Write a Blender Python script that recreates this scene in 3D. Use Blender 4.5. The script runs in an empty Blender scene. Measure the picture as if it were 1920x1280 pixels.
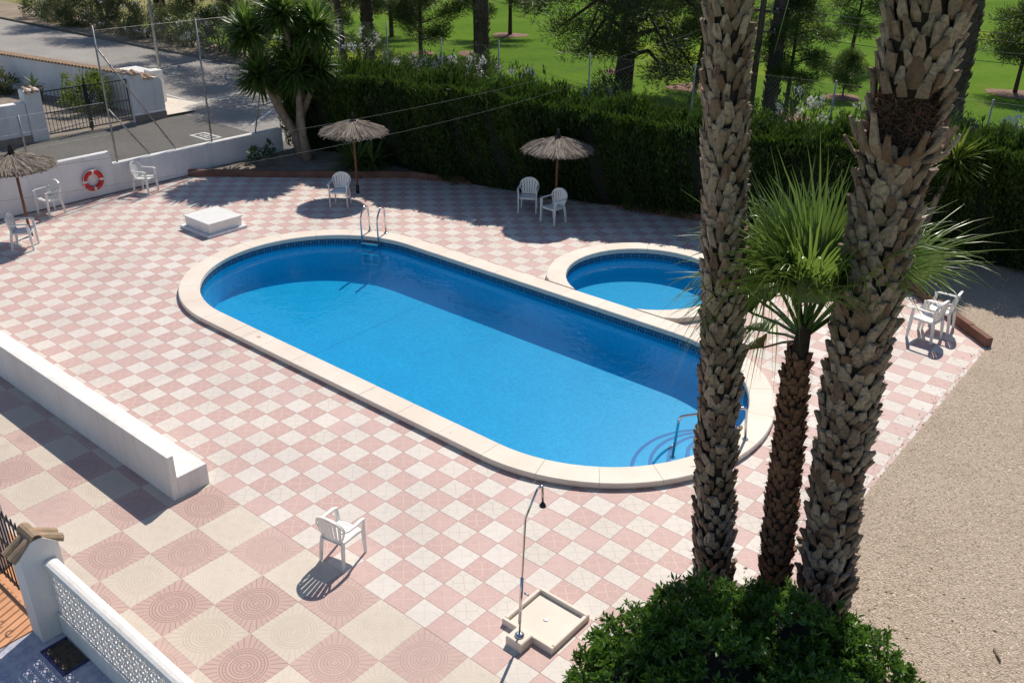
import bpy, math, random
import numpy as np
from mathutils import Vector, Matrix, geometry
random.seed(7); RNG = np.random.default_rng(7)
R_ = math.radians; PI = math.pi
scene = bpy.context.scene
COL = scene.collection

# ------------------------------------------------------------------ camera, sky, sun, exposure
cd = bpy.data.cameras.new('camera'); cam = bpy.data.objects.new('camera', cd); COL.objects.link(cam)
cd.sensor_width = 36; cd.lens = 1694.55/1920*36; cd.clip_end = 2000; cd.clip_start = .1
cam.matrix_world = Matrix.Translation((5.6664, -5.6565, 7.4736)) @ Matrix.Rotation(R_(39.7737), 4, 'Z') @ Matrix.Rotation(R_(63.5454), 4, 'X') @ Matrix.Rotation(R_(.6073), 4, 'Z')
scene.camera = cam
SUN = Vector((.29, -.80, -1.0)).normalized()          # the way the light travels
world = bpy.data.worlds.new('World'); scene.world = world; world.use_nodes = True
wn = world.node_tree.nodes; sky = wn.new('ShaderNodeTexSky'); sky.sky_type = 'NISHITA'; sky.sun_disc = False
sky.sun_elevation = math.asin(-SUN.z); sky.sun_rotation = math.atan2(-SUN.x, -SUN.y)
sky.air_density = 1.0; sky.dust_density = .4; sky.ozone_density = 2.2
wn['Background'].inputs[1].default_value = .095
world.node_tree.links.new(sky.outputs[0], wn['Background'].inputs[0])
sl = bpy.data.lights.new('sun', 'SUN'); so = bpy.data.objects.new('sun', sl); COL.objects.link(so)
sl.energy = 4.6; sl.angle = R_(.5); sl.color = (1, .925, .82)
so.rotation_euler = SUN.to_track_quat('-Z', 'Y').to_euler(); so.location = (-10, 30, 40)
vs = scene.view_settings; vs.view_transform = 'Standard'; vs.look = 'None'; vs.exposure = 0.13; vs.gamma = 1; vs.use_curve_mapping = False
scene.render.engine = 'CYCLES'
scene.cycles.transparent_max_bounces = 16

# ------------------------------------------------------------------ materials
class NT:
    def __init__(s, name):
        s.m = bpy.data.materials.new(name); s.m.use_nodes = True; s.t = s.m.node_tree
        s.b = s.t.nodes['Principled BSDF']; s.out = s.t.nodes['Material Output']
    def n(s, typ, **kw):
        nd = s.t.nodes.new('ShaderNode'+typ)
        for k, v in kw.items(): setattr(nd, k, v)
        return nd
    def l(s, a, b): s.t.links.new(a, b)
    def put(s, sock, v):
        if hasattr(v, 'is_linked') or hasattr(v, 'links'): s.l(v, sock)
        else: sock.default_value = v
    def ma(s, op, a, b=None, c=None, clamp=False):
        nd = s.n('Math', operation=op); nd.use_clamp = clamp
        s.put(nd.inputs[0], a)
        if b is not None: s.put(nd.inputs[1], b)
        if c is not None: s.put(nd.inputs[2], c)
        return nd.outputs[0]
    def mix(s, f, a, b, typ='MIX'):
        nd = s.n('MixRGB', blend_type=typ); s.put(nd.inputs[0], f)
        for k, v in ((1, a), (2, b)):
            s.put(nd.inputs[k], (*v, 1) if isinstance(v, tuple) and len(v) == 3 else v)
        return nd.outputs[0]
    def pos(s): return s.n('NewGeometry').outputs['Position']
    def obj(s): return s.n('TexCoord').outputs['Object']
    def noise(s, vec, scale, detail=3, rough=.55):
        nd = s.n('TexNoise'); nd.inputs['Scale'].default_value = scale; nd.inputs['Detail'].default_value = detail; nd.inputs['Roughness'].default_value = rough
        s.l(vec, nd.inputs['Vector']); return nd.outputs[0]
    def ramp(s, v, lo, hi):
        nd = s.n('MapRange'); nd.inputs[1].default_value = lo; nd.inputs[2].default_value = hi; s.l(v, nd.inputs[0]); return nd.outputs[0]
    def bump(s, h, strength=.3, dist=.01):
        nd = s.n('Bump'); nd.inputs['Strength'].default_value = strength; nd.inputs['Distance'].default_value = dist
        s.l(h, nd.inputs['Height']); s.l(nd.outputs[0], s.b.inputs['Normal'])
    def fin(s, col, rough=.7, metal=0, spec=.4):
        s.put(s.b.inputs['Base Color'], (*col, 1) if isinstance(col, tuple) and len(col) == 3 else col)
        s.put(s.b.inputs['Roughness'], rough); s.b.inputs['Metallic'].default_value = metal
        s.b.inputs['Specular IOR Level'].default_value = spec
        return s.m

def M(name, c1, c2=None, scale=4, rough=.7, bump=0, bscale=60, metal=0, spec=.4, fine=None, local=False, lo=.35, hi=.65):
    t = NT(name); v = t.obj() if local else t.pos()
    col = c1
    if c2 is not None:
        col = t.mix(t.ramp(t.noise(v, scale), lo, hi), c1, c2)
        if fine: col = t.mix(t.ma('MULTIPLY', t.ramp(t.noise(v, fine, 2), .3, .7), .35), col, tuple(x*.55 for x in c1))
    if bump: t.bump(t.noise(v, bscale, 3), bump, .01)
    return t.fin(col, rough, metal, spec)

def leaf_mat(name, c1, c2, trans=.3, rough=.5, spec=.35, tint=None):
    t = NT(name); a = t.n('Attribute', attribute_name='rnd')
    col = t.mix(a.outputs['Fac'], c1, c2); t.fin(col, rough, 0, spec)
    tr = t.n('BsdfTranslucent'); t.l(t.mix(.6, col, tint or (c2[0]*1.6, c2[1]*1.7, c2[2]*.9)), tr.inputs[0])
    mx = t.n('MixShader'); mx.inputs[0].default_value = trans
    t.l(t.b.outputs[0], mx.inputs[1]); t.l(tr.outputs[0], mx.inputs[2]); t.l(mx.outputs[0], t.out.inputs[0])
    return t.m

TX, TY = .34838, .33333          # floor tile pitch
def tile_material(name, base, alt, line, lamt, px, py, ox, oy, medal=False):
    t = NT(name); sep = t.n('SeparateXYZ'); t.l(t.pos(), sep.inputs[0])
    u = t.ma('DIVIDE', t.ma('SUBTRACT', sep.outputs[0], ox), px); v = t.ma('DIVIDE', t.ma('SUBTRACT', sep.outputs[1], oy), py)
    x = t.ma('SUBTRACT', t.ma('FRACT', u), .5); y = t.ma('SUBTRACT', t.ma('FRACT', v), .5)
    cell = t.n('CombineXYZ'); t.l(t.ma('FLOOR', u), cell.inputs[0]); t.l(t.ma('FLOOR', v), cell.inputs[1])
    wn_ = t.n('TexWhiteNoise', noise_dimensions='3D'); t.l(cell.outputs[0], wn_.inputs[0]); rnd = wn_.outputs[0]
    if medal:
        r = t.ma('SQRT', t.ma('ADD', t.ma('MULTIPLY', x, x), t.ma('MULTIPLY', y, y)))
        ang = t.ma('DIVIDE', t.ma('ARCTAN2', y, x), 2*PI)
        g = None
        for rr in (.06, .115, .17, .215, .275, .33, .375):
            d = t.ma('LESS_THAN', t.ma('ABSOLUTE', t.ma('SUBTRACT', r, rr)), .0095)
            g = d if g is None else t.ma('MAXIMUM', g, d)
        def rad(n, r0, r1, w):
            f = t.ma('ABSOLUTE', t.ma('SUBTRACT', t.ma('FRACT', t.ma('MULTIPLY', ang, n)), .5))
            return t.ma('MULTIPLY', t.ma('LESS_THAN', f, w), t.ma('MULTIPLY', t.ma('GREATER_THAN', r, r0), t.ma('LESS_THAN', r, r1)))
        for a in (rad(8, .06, .115, .05), rad(14, .115, .17, .06), rad(30, .275, .33, .1), rad(34, .4, .72, .09)): g = t.ma('MAXIMUM', g, a)
        g = t.ma('MAXIMUM', g, t.ma('LESS_THAN', t.ma('ABSOLUTE', y), .004))
    else:
        a = t.ma('ABSOLUTE', x); b = t.ma('ABSOLUTE', y); Mx = t.ma('MAXIMUM', a, b); mn = t.ma('MINIMUM', a, b)
        arm = t.ma('MULTIPLY', t.ma('LESS_THAN', t.ma('SUBTRACT', Mx, mn), .020), t.ma('LESS_THAN', Mx, .25))
        # fork from (.25,.25) to (.5,.17)
        yy = t.ma('SUBTRACT', .25, t.ma('MULTIPLY', t.ma('SUBTRACT', Mx, .25), .32))
        fork = t.ma('MULTIPLY', t.ma('LESS_THAN', t.ma('ABSOLUTE', t.ma('SUBTRACT', mn, yy)), .013), t.ma('GREATER_THAN', Mx, .245))
        g = t.ma('MAXIMUM', arm, fork)
    p = t.pos()
    col = t.mix(t.ramp(rnd, 0, 1), base, alt)
    col = t.mix(t.ma('MULTIPLY', t.ramp(t.noise(p, .55, 4), .40, .72), .42), col, tuple(c*.66 for c in base))
    col = t.mix(t.ma('MULTIPLY', t.ramp(t.noise(p, 9, 4, .7), .50, .80), .30), col, tuple(c*.55 for c in base))
    # groove strength changes from tile to tile
    st = t.ma('MULTIPLY', g, t.ma('MULTIPLY_ADD', t.ramp(rnd, .1, 1), lamt*.7, lamt*.35))
    col = t.mix(st, col, line)
    h = t.ma('ADD', t.ma('MULTIPLY', g, -1), t.ma('MULTIPLY', t.noise(p, 70, 2), .5))
    t.bump(h, .35, .004)
    return t.fin(col, .62, 0, .3)

MAT = {}
MAT['tile_white'] = tile_material('cream_floor_tile', (.68, .62, .565), (.62, .55, .485), (.36, .37, .36), .6, TX, TY, 0, 0)
MAT['tile_pink'] = tile_material('pink_floor_tile', (.585, .41, .375), (.52, .35, .315), (.74, .60, .54), .5, TX, TY, 0, 0)
MAT['med_cream'] = tile_material('cream_medallion_tile', (.63, .55, .465), (.58, .495, .405), (.42, .35, .275), .55, 2*TX, 2*TY, -.035, -.334, True)
MAT['med_pink'] = tile_material('pink_medallion_tile', (.56, .405, .36), (.51, .355, .31), (.30, .195, .17), .75, 2*TX, 2*TY, -.035, -.334, True)
MAT['grout'] = M('cement_joint', (.62, .50, .45), (.54, .43, .385), 3, .9)
def coping_mat():
    t = NT('cream_coping_stone'); p = t.pos(); oi = t.n('ObjectInfo').outputs['Random']
    col = t.mix(t.ramp(t.noise(p, 1.3, 4), .35, .65), (.76, .68, .59), (.69, .595, .50))
    col = t.mix(t.ma('MULTIPLY', oi, .35), col, (.64, .555, .465))
    col = t.mix(t.ma('MULTIPLY', t.ramp(t.noise(p, 14, 4, .7), .5, .8), .22), col, (.45, .37, .29))
    for x, y, r, a in ((-7.43, 2.80, .075, .9), (-2.5, 2.72, .05, .35), (-4.4, 2.85, .06, .3), (-6.1, 8.25, .05, .6), (-3.0, 8.3, .05, .45)):
        d = t.n('VectorMath', operation='DISTANCE'); t.l(p, d.inputs[0]); d.inputs[1].default_value = (x, y, .11)
        w = t.ma('ADD', d.outputs['Value'], t.ma('MULTIPLY', t.noise(p, 30, 2), .04))
        col = t.mix(t.ma('MULTIPLY', t.ramp(w, r, r*.3), a), col, (.30, .11, .05))
    t.bump(t.noise(p, 40, 3), .15, .01); return t.fin(col, .6, 0, .35)
MAT['coping'] = coping_mat()
def plaster_mat(name, c1, c2, dirt, amt):
    t = NT(name); p = t.pos(); col = t.mix(t.ramp(t.noise(p, .8, 4), .35, .65), c1, c2)
    mp = t.n('Mapping'); mp.inputs['Scale'].default_value = (7, 7, .5); t.l(p, mp.inputs[0])
    col = t.mix(t.ma('MULTIPLY', t.ramp(t.noise(mp.outputs[0], 1, 5, .65), .50, .78), amt), col, dirt)
    col = t.mix(t.ma('MULTIPLY', t.ramp(t.noise(p, 11, 5, .75), .54, .78), amt*.8), col, dirt)
    t.bump(t.ma('ADD', t.noise(p, 45, 3), t.ma('MULTIPLY', t.noise(p, 6, 3), 1.5)), .3, .01); return t.fin(col, .85, 0, .3)
MAT['plaster'] = plaster_mat('white_plaster', (.80, .78, .75), (.73, .70, .66), (.50, .45, .39), .38)
MAT['plaster2'] = plaster_mat('white_render_old', (.80, .79, .79), (.70, .68, .67), (.42, .39, .36), .42)
MAT['white_plastic'] = M('white_plastic', (.80, .79, .76), (.74, .72, .68), 6, .38, 0, local=True, spec=.5)
MAT['steel'] = M('stainless_steel', (.62, .62, .63), None, rough=.18, metal=1)
MAT['galv'] = M('galvanised_steel', (.34, .35, .35), (.24, .24, .23), 6, .5, metal=.6)
MAT['black_iron'] = M('black_iron', (.015, .015, .017), None, rough=.45)
MAT['terracotta'] = M('terracotta_kerb', (.23, .115, .08), (.16, .075, .052), 3, .85, .4, 40)
MAT['roof_tile'] = M('clay_roof_tile', (.42, .27, .17), (.25, .19, .13), 8, .85, .4, 50, local=True)
MAT['soil'] = M('pale_bed_soil', (.30, .25, .20), (.20, .16, .125), 3, .95, .8, 45, fine=30)
MAT['dark_soil'] = M('dark_soil', (.06, .045, .032), (.11, .085, .055), 18, .95, .8, 45)
MAT['asphalt'] = M('asphalt', (.34, .315, .29), (.27, .25, .23), .35, .9, .3, 80, fine=6)
MAT['asphalt2'] = M('street_asphalt', (.145, .135, .12), (.115, .108, .098), .5, .9, .3, 80, fine=6)
MAT['paint'] = M('road_paint', (.66, .66, .63), (.50, .49, .46), 6, .7)
MAT['dirt'] = M('dry_dirt', (.32, .25, .18), (.22, .17, .115), .5, .95, .5, 20, fine=8)
MAT['mulch'] = M('brown_mulch', (.24, .135, .085), (.17, .10, .065), 3, .95, .5, 30)
MAT['red'] = M('red_plastic', (.62, .025, .02), (.50, .02, .018), 3, .4)
MAT['rope'] = M('white_rope', (.72, .70, .66), None, rough=.8)
MAT['pole_wood'] = M('brown_pole_wood', (.20, .085, .04), (.13, .055, .028), 10, .7, .2, 60)
MAT['old_wood'] = M('grey_pole_wood', (.13, .09, .065), (.09, .065, .05), 5, .8)
MAT['cable'] = M('black_cable', (.03, .03, .03), None, rough=.5)
MAT['cable_pale'] = M('pale_cable', (.11, .11, .11), None, rough=.7)
MAT['bark'] = M('pine_bark', (.10, .065, .048), (.055, .038, .030), 7, .95, .8, 25)
MAT['yucca_bark'] = M('yucca_bark', (.32, .25, .19), (.20, .15, .11), 6, .9, .6, 30)
MAT['palm_bark'] = M('grey_palm_bark', (.115, .085, .068), (.07, .054, .044), 9, .95, 1.0, 16)
MAT['core'] = M('palm_core', (.045, .030, .022), (.030, .020, .015), 12, .95)
MAT['bush_core'] = M('inner_shade', (.012, .016, .008), None, rough=1)  # near-black colour holds the shade inside the foliage
MAT['orange'] = M('orange_floor', (.62, .31, .16), (.55, .26, .13), 5, .7)
MAT['navy'] = M('navy_glaze', (.02, .02, .10), None, rough=.3)
MAT['base_dark'] = M('dark_base_strip', (.25, .20, .165), (.19, .15, .125), 4, .9)  # plain darker strip along the foot of the walls
MAT['thatch_cap'] = M('dark_thatch_tip', (.10, .08, .065), (.06, .05, .04), 14, .95)

def boot_mat(name, c1, c2, c3):
    t = NT(name); oi = t.n('ObjectInfo').outputs['Random']; p = t.obj(); q = t.pos()
    at = t.n('Attribute', attribute_name='rnd').outputs['Fac']
    r = t.ma('FRACT', t.ma('ADD', oi, t.ma('MULTIPLY', at, 3.3)))
    col = t.mix(r, c1, c2)
    n = t.noise(q, 30, 4); col = t.mix(t.ma('MULTIPLY', t.ramp(n, .42, .7), .6), col, c3)
    mp = t.n('Mapping'); mp.inputs['Scale'].default_value = (160, 160, 10); t.l(q, mp.inputs[0])
    t.bump(t.noise(mp.outputs[0], 1, 3), .6, .006)
    return t.fin(col, .8, 0, .25)
MAT['boot'] = boot_mat('dry_leaf_base', (.17, .105, .070), (.45, .36, .285), (.085, .055, .040))
MAT['boot_red'] = boot_mat('red_brown_leaf_base', (.15, .07, .042), (.25, .135, .085), (.065, .032, .02))

MAT['hedge'] = leaf_mat('cypress_leaf', (.020, .044, .009), (.062, .112, .018), .28)
MAT['pine'] = leaf_mat('pine_needle', (.026, .044, .014), (.080, .112, .034), .25)
MAT['pine_light'] = leaf_mat('young_pine_needle', (.040, .072, .018), (.095, .140, .038), .25)
MAT['oleander'] = leaf_mat('oleander_leaf', (.035, .060, .020), (.085, .125, .045), .25)
MAT['oleander_dry'] = leaf_mat('dusty_oleander_leaf', (.07, .085, .035), (.16, .17, .08), .25)
MAT['flower'] = leaf_mat('white_flower', (.62, .62, .56), (.80, .80, .76), .3, tint=(.7, .7, .65))
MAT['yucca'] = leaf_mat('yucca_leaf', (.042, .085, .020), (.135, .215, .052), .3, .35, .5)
MAT['fan'] = leaf_mat('fan_palm_leaf', (.085, .150, .032), (.175, .255, .070), .40, .30, .55)
MAT['fan_dry'] = leaf_mat('dry_palm_leaf', (.20, .17, .09), (.30, .26, .15), .3)
MAT['bush'] = leaf_mat('glossy_bush_leaf', (.018, .058, .011), (.115, .225, .034), .3, .4, .45)
MAT['shrub'] = leaf_mat('garden_shrub_leaf', (.08, .12, .02), (.19, .24, .05), .3)
MAT['straw'] = leaf_mat('grey_straw', (.17, .14, .115), (.40, .34, .285), .15, .8, .2, tint=(.4, .34, .28))
MAT['grass'] = leaf_mat('grass_blade', (.05, .10, .015), (.12, .19, .03), .3)
MAT['pebble'] = leaf_mat('gravel_pebble', (.29, .225, .16), (.70, .59, .475), .0, .8, .3, tint=(.4, .35, .3))

def lawn_mat():
    t = NT('golf_lawn'); p = t.pos()
    col = t.mix(t.ramp(t.noise(p, .09, 3), .38, .62), (.080, .160, .014), (.120, .212, .020))
    col = t.mix(t.ma('MULTIPLY', t.ramp(t.noise(p, .07, 3), .54, .70), .75), col, (.30, .33, .022))
    col = t.mix(t.ma('MULTIPLY', t.ramp(t.noise(p, 1.6, 4, .7), .35, .75), .45), col, (.036, .085, .009))
    mp = t.n('Mapping'); mp.inputs['Rotation'].default_value = (0, 0, .5); t.l(p, mp.inputs[0]); wv = t.n('TexWave'); wv.inputs['Scale'].default_value = .09; wv.inputs['Distortion'].default_value = 3; t.l(mp.outputs[0], wv.inputs['Vector'])
    col = t.mix(t.ma('MULTIPLY', wv.outputs['Fac'], .22), col, (.13, .20, .025))
    col = t.mix(t.ma('MULTIPLY', t.ramp(t.noise(p, .35, 5, .7), .56, .78), .5), col, (.17, .17, .05))
    # the mown sward browns towards the west
    sep = t.n('SeparateXYZ'); t.l(p, sep.inputs[0])
    w = t.ramp(t.ma('ADD', sep.outputs[0], t.ma('MULTIPLY', t.noise(p, .12, 3), 16)), -34, -48)
    col = t.mix(t.ma('MULTIPLY', w, .9), col, t.mix(t.ramp(t.noise(p, .4, 4), .35, .65), (.30, .25, .13), (.20, .19, .075)))
    t.bump(t.noise(p, 40, 3), .6, .03)
    return t.fin(col, 1.0, 0, .03)
MAT['lawn'] = lawn_mat()
def gravel_mat():
    t = NT('gravel_ground'); p = t.pos()
    col = t.mix(t.ramp(t.noise(p, .9, 4), .35, .65), (.495, .40, .31), (.425, .335, .25))
    vor = t.n('TexVoronoi'); vor.inputs['Scale'].default_value = 55; t.l(p, vor.inputs['Vector'])
    bw = t.n('RGBToBW'); t.l(vor.outputs['Color'], bw.inputs[0])
    col = t.mix(.45, col, t.mix(bw.outputs[0], (.31, .235, .165), (.63, .52, .405)))
    t.bump(vor.outputs['Distance'], .8, .02)
    return t.fin(col, .9, 0, .25)
MAT['gravel'] = gravel_mat()
def pool_mat(name, c1, c2):
    t = NT(name); p = t.pos()
    sc = t.n('VectorMath', operation='SCALE'); t.l(p, sc.inputs[0]); sc.inputs[3].default_value = 24
    fl = t.n('VectorMath', operation='FLOOR'); t.l(sc.outputs[0], fl.inputs[0])
    w = t.n('TexWhiteNoise', noise_dimensions='3D'); t.l(fl.outputs[0], w.inputs[0])
    col = t.mix(w.outputs[0], c1, c2)
    col = t.mix(t.ma('MULTIPLY', t.ramp(t.noise(p, 1.2, 3), .4, .7), .18), col, (c1[0]*.6, c1[1]*.7, c1[2]*.8))
    return t.fin(col, .35, 0, .4)
MAT['pool'] = pool_mat('blue_pool_mosaic', (.004, .35, .575), (.010, .435, .665))
MAT['pool_dark'] = pool_mat('navy_step_edge', (.02, .06, .26), (.03, .09, .32))
MAT['key_blue'] = M('key_band_blue', (.05, .22, .42), (.04, .18, .36), 20, .3)
MAT['key_dark'] = M('key_band_black', (.012, .014, .03), None, rough=.3)
MAT['key_pale'] = M('key_band_cream', (.42, .44, .42), None, rough=.3)
def water_mat():
    t = NT('pool_water'); p = t.pos()
    n = t.ma('ADD', t.noise(p, 3.2, 3), t.ma('MULTIPLY', t.noise(p, 11, 2), .35))
    bp = t.n('Bump'); bp.inputs['Strength'].default_value = .16; bp.inputs['Distance'].default_value = .05; t.l(n, bp.inputs['Height'])
    fr = t.n('Fresnel'); fr.inputs[0].default_value = 1.33; t.l(bp.outputs[0], fr.inputs['Normal'])
    tr = t.n('BsdfTransparent'); tr.inputs[0].default_value = (.72, .93, .99, 1)
    gl = t.n('BsdfGlossy'); gl.inputs['Roughness'].default_value = .02; t.l(bp.outputs[0], gl.inputs['Normal'])
    df = t.n('BsdfDiffuse'); df.inputs[0].default_value = (.004, .30, .80, 1)       # light scattered back by the water body
    sc = t.n('MixShader'); sc.inputs[0].default_value = .15; t.l(tr.outputs[0], sc.inputs[1]); t.l(df.outputs[0], sc.inputs[2])
    mx = t.n('MixShader'); t.l(fr.outputs[0], mx.inputs[0]); t.l(sc.outputs[0], mx.inputs[1]); t.l(gl.outputs[0], mx.inputs[2])
    t.l(mx.outputs[0], t.out.inputs[0]); return t.m
MAT['water'] = water_mat()
def patio_mat():
    t = NT('blue_patterned_floor'); sep = t.n('SeparateXYZ'); t.l(t.pos(), sep.inputs[0]); g = None
    for k, per, rr, w in ((0, .33, .19, .012), (1, .33, .30, .012), (2, .165, .22, .03), (3, .165, .36, .02)):
        x = t.ma('SUBTRACT', t.ma('FRACT', t.ma('DIVIDE', sep.outputs[0], per)), .5); y = t.ma('SUBTRACT', t.ma('FRACT', t.ma('DIVIDE', sep.outputs[1], per)), .5)
        r = t.ma('SQRT', t.ma('ADD', t.ma('MULTIPLY', x, x), t.ma('MULTIPLY', y, y)))
        d = t.ma('LESS_THAN', t.ma('ABSOLUTE', t.ma('SUBTRACT', r, rr)), w); g = d if g is None else t.ma('MAXIMUM', g, d)
    col = t.mix(t.ma('MULTIPLY', g, .6), t.mix(t.ramp(t.noise(t.pos(), 4), .35, .65), (.50, .50, .54), (.43, .43, .49)), (.14, .16, .36))
    return t.fin(col, .3, 0, .5)
MAT['patio'] = patio_mat()

# ------------------------------------------------------------------ mesh helpers
def wloc(o):
    v = Vector((0, 0, 0))
    while o is not None: v += o.location; o = o.parent
    return v
def link(name, me, parent=None):
    o = bpy.data.objects.new(name, me); COL.objects.link(o)
    if parent is not None: o.parent = parent
    return o
def tag(o, label=None, cat=None, group=None, kind=None):
    for k, v in (('label', label), ('category', cat), ('group', group), ('kind', kind)):
        if v: o[k] = v
    return o
def thing(name, label, cat, loc=(0, 0, 0), rz=0, group=None):
    o = bpy.data.objects.new(name, None); COL.objects.link(o); o.location = loc; o.rotation_euler = (0, 0, rz); o.empty_display_size = .2
    return tag(o, label, cat, group)

class MB:
    def __init__(s): s.v = []; s.f = []; s.mi = []; s.sm = []
    def add(s, vs, fs, mi=0, smooth=False):
        b = len(s.v); s.v += [tuple(v) for v in vs]
        for f in fs: s.f.append(tuple(i+b for i in f)); s.mi.append(mi); s.sm.append(smooth)
        return s
    def box(s, x0, x1, y0, y1, z0, z1, mi=0, b=0.0):
        if b > 0:
            vs = []
            for z, i in ((z0, 0), (z1-b, 0), (z1, b)):
                vs += [(x0+i, y0+i, z), (x1-i, y0+i, z), (x1-i, y1-i, z), (x0+i, y1-i, z)]
            fs = [(3, 2, 1, 0), (8, 9, 10, 11)]
            for k in (0, 4):
                for i in range(4): j = (i+1) % 4; fs.append((k+i, k+j, k+j+4, k+i+4))
            return s.add(vs, fs, mi)
        vs = [(x, y, z) for z in (z0, z1) for x, y in ((x0, y0), (x1, y0), (x1, y1), (x0, y1))]
        return s.add(vs, [(3, 2, 1, 0), (4, 5, 6, 7), (0, 1, 5, 4), (1, 2, 6, 5), (2, 3, 7, 6), (3, 0, 4, 7)], mi)
    def tube(s, pts, r, n=8, mi=0, cap=True, smooth=True):
        pts = [Vector(p) for p in pts]; m = len(pts); rr = r if isinstance(r, (list, tuple)) else [r]*m
        vs = []; prev = None
        for i, p in enumerate(pts):
            d = (pts[min(i+1, m-1)]-pts[max(i-1, 0)]).normalized()
            if prev is None: a = d.orthogonal().normalized()
            else: a = (prev-d*prev.dot(d)).normalized()
            prev = a; c = d.cross(a)
            for k in range(n):
                t = 2*PI*k/n; vs.append(p+(a*math.cos(t)+c*math.sin(t))*rr[i])
        fs = [(i*n+k, i*n+(k+1) % n, (i+1)*n+(k+1) % n, (i+1)*n+k) for i in range(m-1) for k in range(n)]
        s.add(vs, fs, mi, smooth)
        if cap: b = len(s.v)-len(vs); s.f += [tuple(b+k for k in range(n))[::-1], tuple(b+(m-1)*n+k for k in range(n))]; s.mi += [mi, mi]; s.sm += [False, False]
        return s
    def bar(s, pts, w, t, side, mi=0, smooth=False):
        """flat strip: width w along 'side', thickness t"""
        pts = [Vector(p) for p in pts]; m = len(pts); vs = []
        ww = w if isinstance(w, (list, tuple)) else [w]*m
        for i, p in enumerate(pts):
            d = (pts[min(i+1, m-1)]-pts[max(i-1, 0)]).normalized(); sd = Vector(side); sd = (sd-d*sd.dot(d)).normalized(); nn = d.cross(sd)
            for a, b in ((-1, -1), (1, -1), (1, 1), (-1, 1)): vs.append(p+sd*ww[i]/2*a+nn*t/2*b)
        fs = [(i*4+k, i*4+(k+1) % 4, (i+1)*4+(k+1) % 4, (i+1)*4+k) for i in range(m-1) for k in range(4)]
        fs += [(3, 2, 1, 0), tuple((m-1)*4+k for k in range(4))]
        return s.add(vs, fs, mi, smooth)
    def lathe(s, prof, c=(0, 0, 0), n=24, mi=0, smooth=True, cap=True):
        vs = [(c[0]+r*math.cos(2*PI*k/n), c[1]+r*math.sin(2*PI*k/n), c[2]+z) for r, z in prof for k in range(n)]
        fs = [(i*n+k, i*n+(k+1) % n, (i+1)*n+(k+1) % n, (i+1)*n+k) for i in range(len(prof)-1) for k in range(n)]
        s.add(vs, fs, mi, smooth)
        if cap: b = len(s.v)-len(vs); s.f += [tuple(b+k for k in range(n))[::-1], tuple(b+(len(prof)-1)*n+k for k in range(n))]; s.mi += [mi]*2; s.sm += [False]*2
        return s
    def prism(s, poly, z0, z1, mi=0, b=0):
        n = len(poly); vs = [(x, y, z0) for x, y in poly]+[(x, y, z1) for x, y in poly]
        return s.add(vs, [tuple(range(n))[::-1], tuple(range(n, 2*n))]+[(i, (i+1) % n, (i+1) % n+n, i+n) for i in range(n)], mi)
    def mesh(s, name, mats, off=(0, 0, 0)):
        me = bpy.data.meshes.new(name); ox, oy, oz = off
        me.from_pydata([(x-ox, y-oy, z-oz) for x, y, z in s.v], [], s.f)
        for m in (mats if isinstance(mats, (list, tuple)) else [mats]): me.materials.append(MAT[m])
        me.polygons.foreach_set('material_index', s.mi); me.polygons.foreach_set('use_smooth', s.sm); me.update()
        return me
    def build(s, name, mats, parent=None):
        off = wloc(parent) if parent is not None else (0, 0, 0)
        return link(name, s.mesh(name, mats, off), parent)

def np_mesh(name, V, F, mat, rnd=None, parent=None, smooth=False):
    """V (n,3), F (m,k) arrays; rnd: a value for each face"""
    if parent is not None: V = V-np.array(wloc(parent))
    me = bpy.data.meshes.new(name); k = F.shape[1]
    me.vertices.add(len(V)); me.vertices.foreach_set('co', V.astype(np.float32).ravel())
    me.loops.add(F.size); me.loops.foreach_set('vertex_index', F.astype(np.int32).ravel())
    me.polygons.add(len(F)); me.polygons.foreach_set('loop_start', np.arange(0, F.size, k, dtype=np.int32))
    me.materials.append(MAT[mat]); me.update(calc_edges=True)
    if smooth: me.polygons.foreach_set('use_smooth', [True]*len(F))
    if rnd is not None:
        a = me.attributes.new('rnd', 'FLOAT', 'FACE'); a.data.foreach_set('value', np.asarray(rnd, np.float32))
    return link(name, me, parent)

def unit(a): return a/np.maximum(np.linalg.norm(a, axis=1, keepdims=True), 1e-9)
def leaves(P, D, L, W, bend=.15, rng=RNG):
    """diamond leaves from P along D; returns V, F (quads)"""
    n = len(P); D = unit(D); S = unit(np.cross(D, unit(rng.normal(size=(n, 3))))); N = np.cross(D, S)
    L = np.broadcast_to(L, (n,))[:, None]; W = np.broadcast_to(W, (n,))[:, None]
    mid = P+D*L*.45+N*L*bend*.5; tip = P+D*L
    V = np.stack([P, mid-S*W/2, tip, mid+S*W/2], 1).reshape(-1, 3)
    return V, np.arange(4*n).reshape(n, 4)
def leaf_obj(name, P, D, L, W, mat, parent=None, bend=.15, rnd=None):
    V, F = leaves(P, D, L, W, bend)
    return np_mesh(name, V, F, mat, RNG.random(len(P)) if rnd is None else rnd, parent)
def rdir(n): return unit(RNG.normal(size=(n, 3)))

def poly_sheet(name, loops, z, mat, kind='structure', parent=None):
    pl = [[Vector((x, y, 0)) for x, y in lp] for lp in loops]
    tri = geometry.tessellate_polygon(pl); vs = [(p.x, p.y, z) for lp in pl for p in lp]
    fs = []
    for a, b, c in tri:
        A, B, C = vs[a], vs[b], vs[c]
        cr = (B[0]-A[0])*(C[1]-A[1])-(B[1]-A[1])*(C[0]-A[0])
        if abs(cr) > 1e-9: fs.append((a, b, c) if cr > 0 else (a, c, b))
    mb = MB(); mb.add(vs, fs); o = mb.build(name, mat, parent)
    if parent is None: tag(o, kind=kind)
    return o

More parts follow.
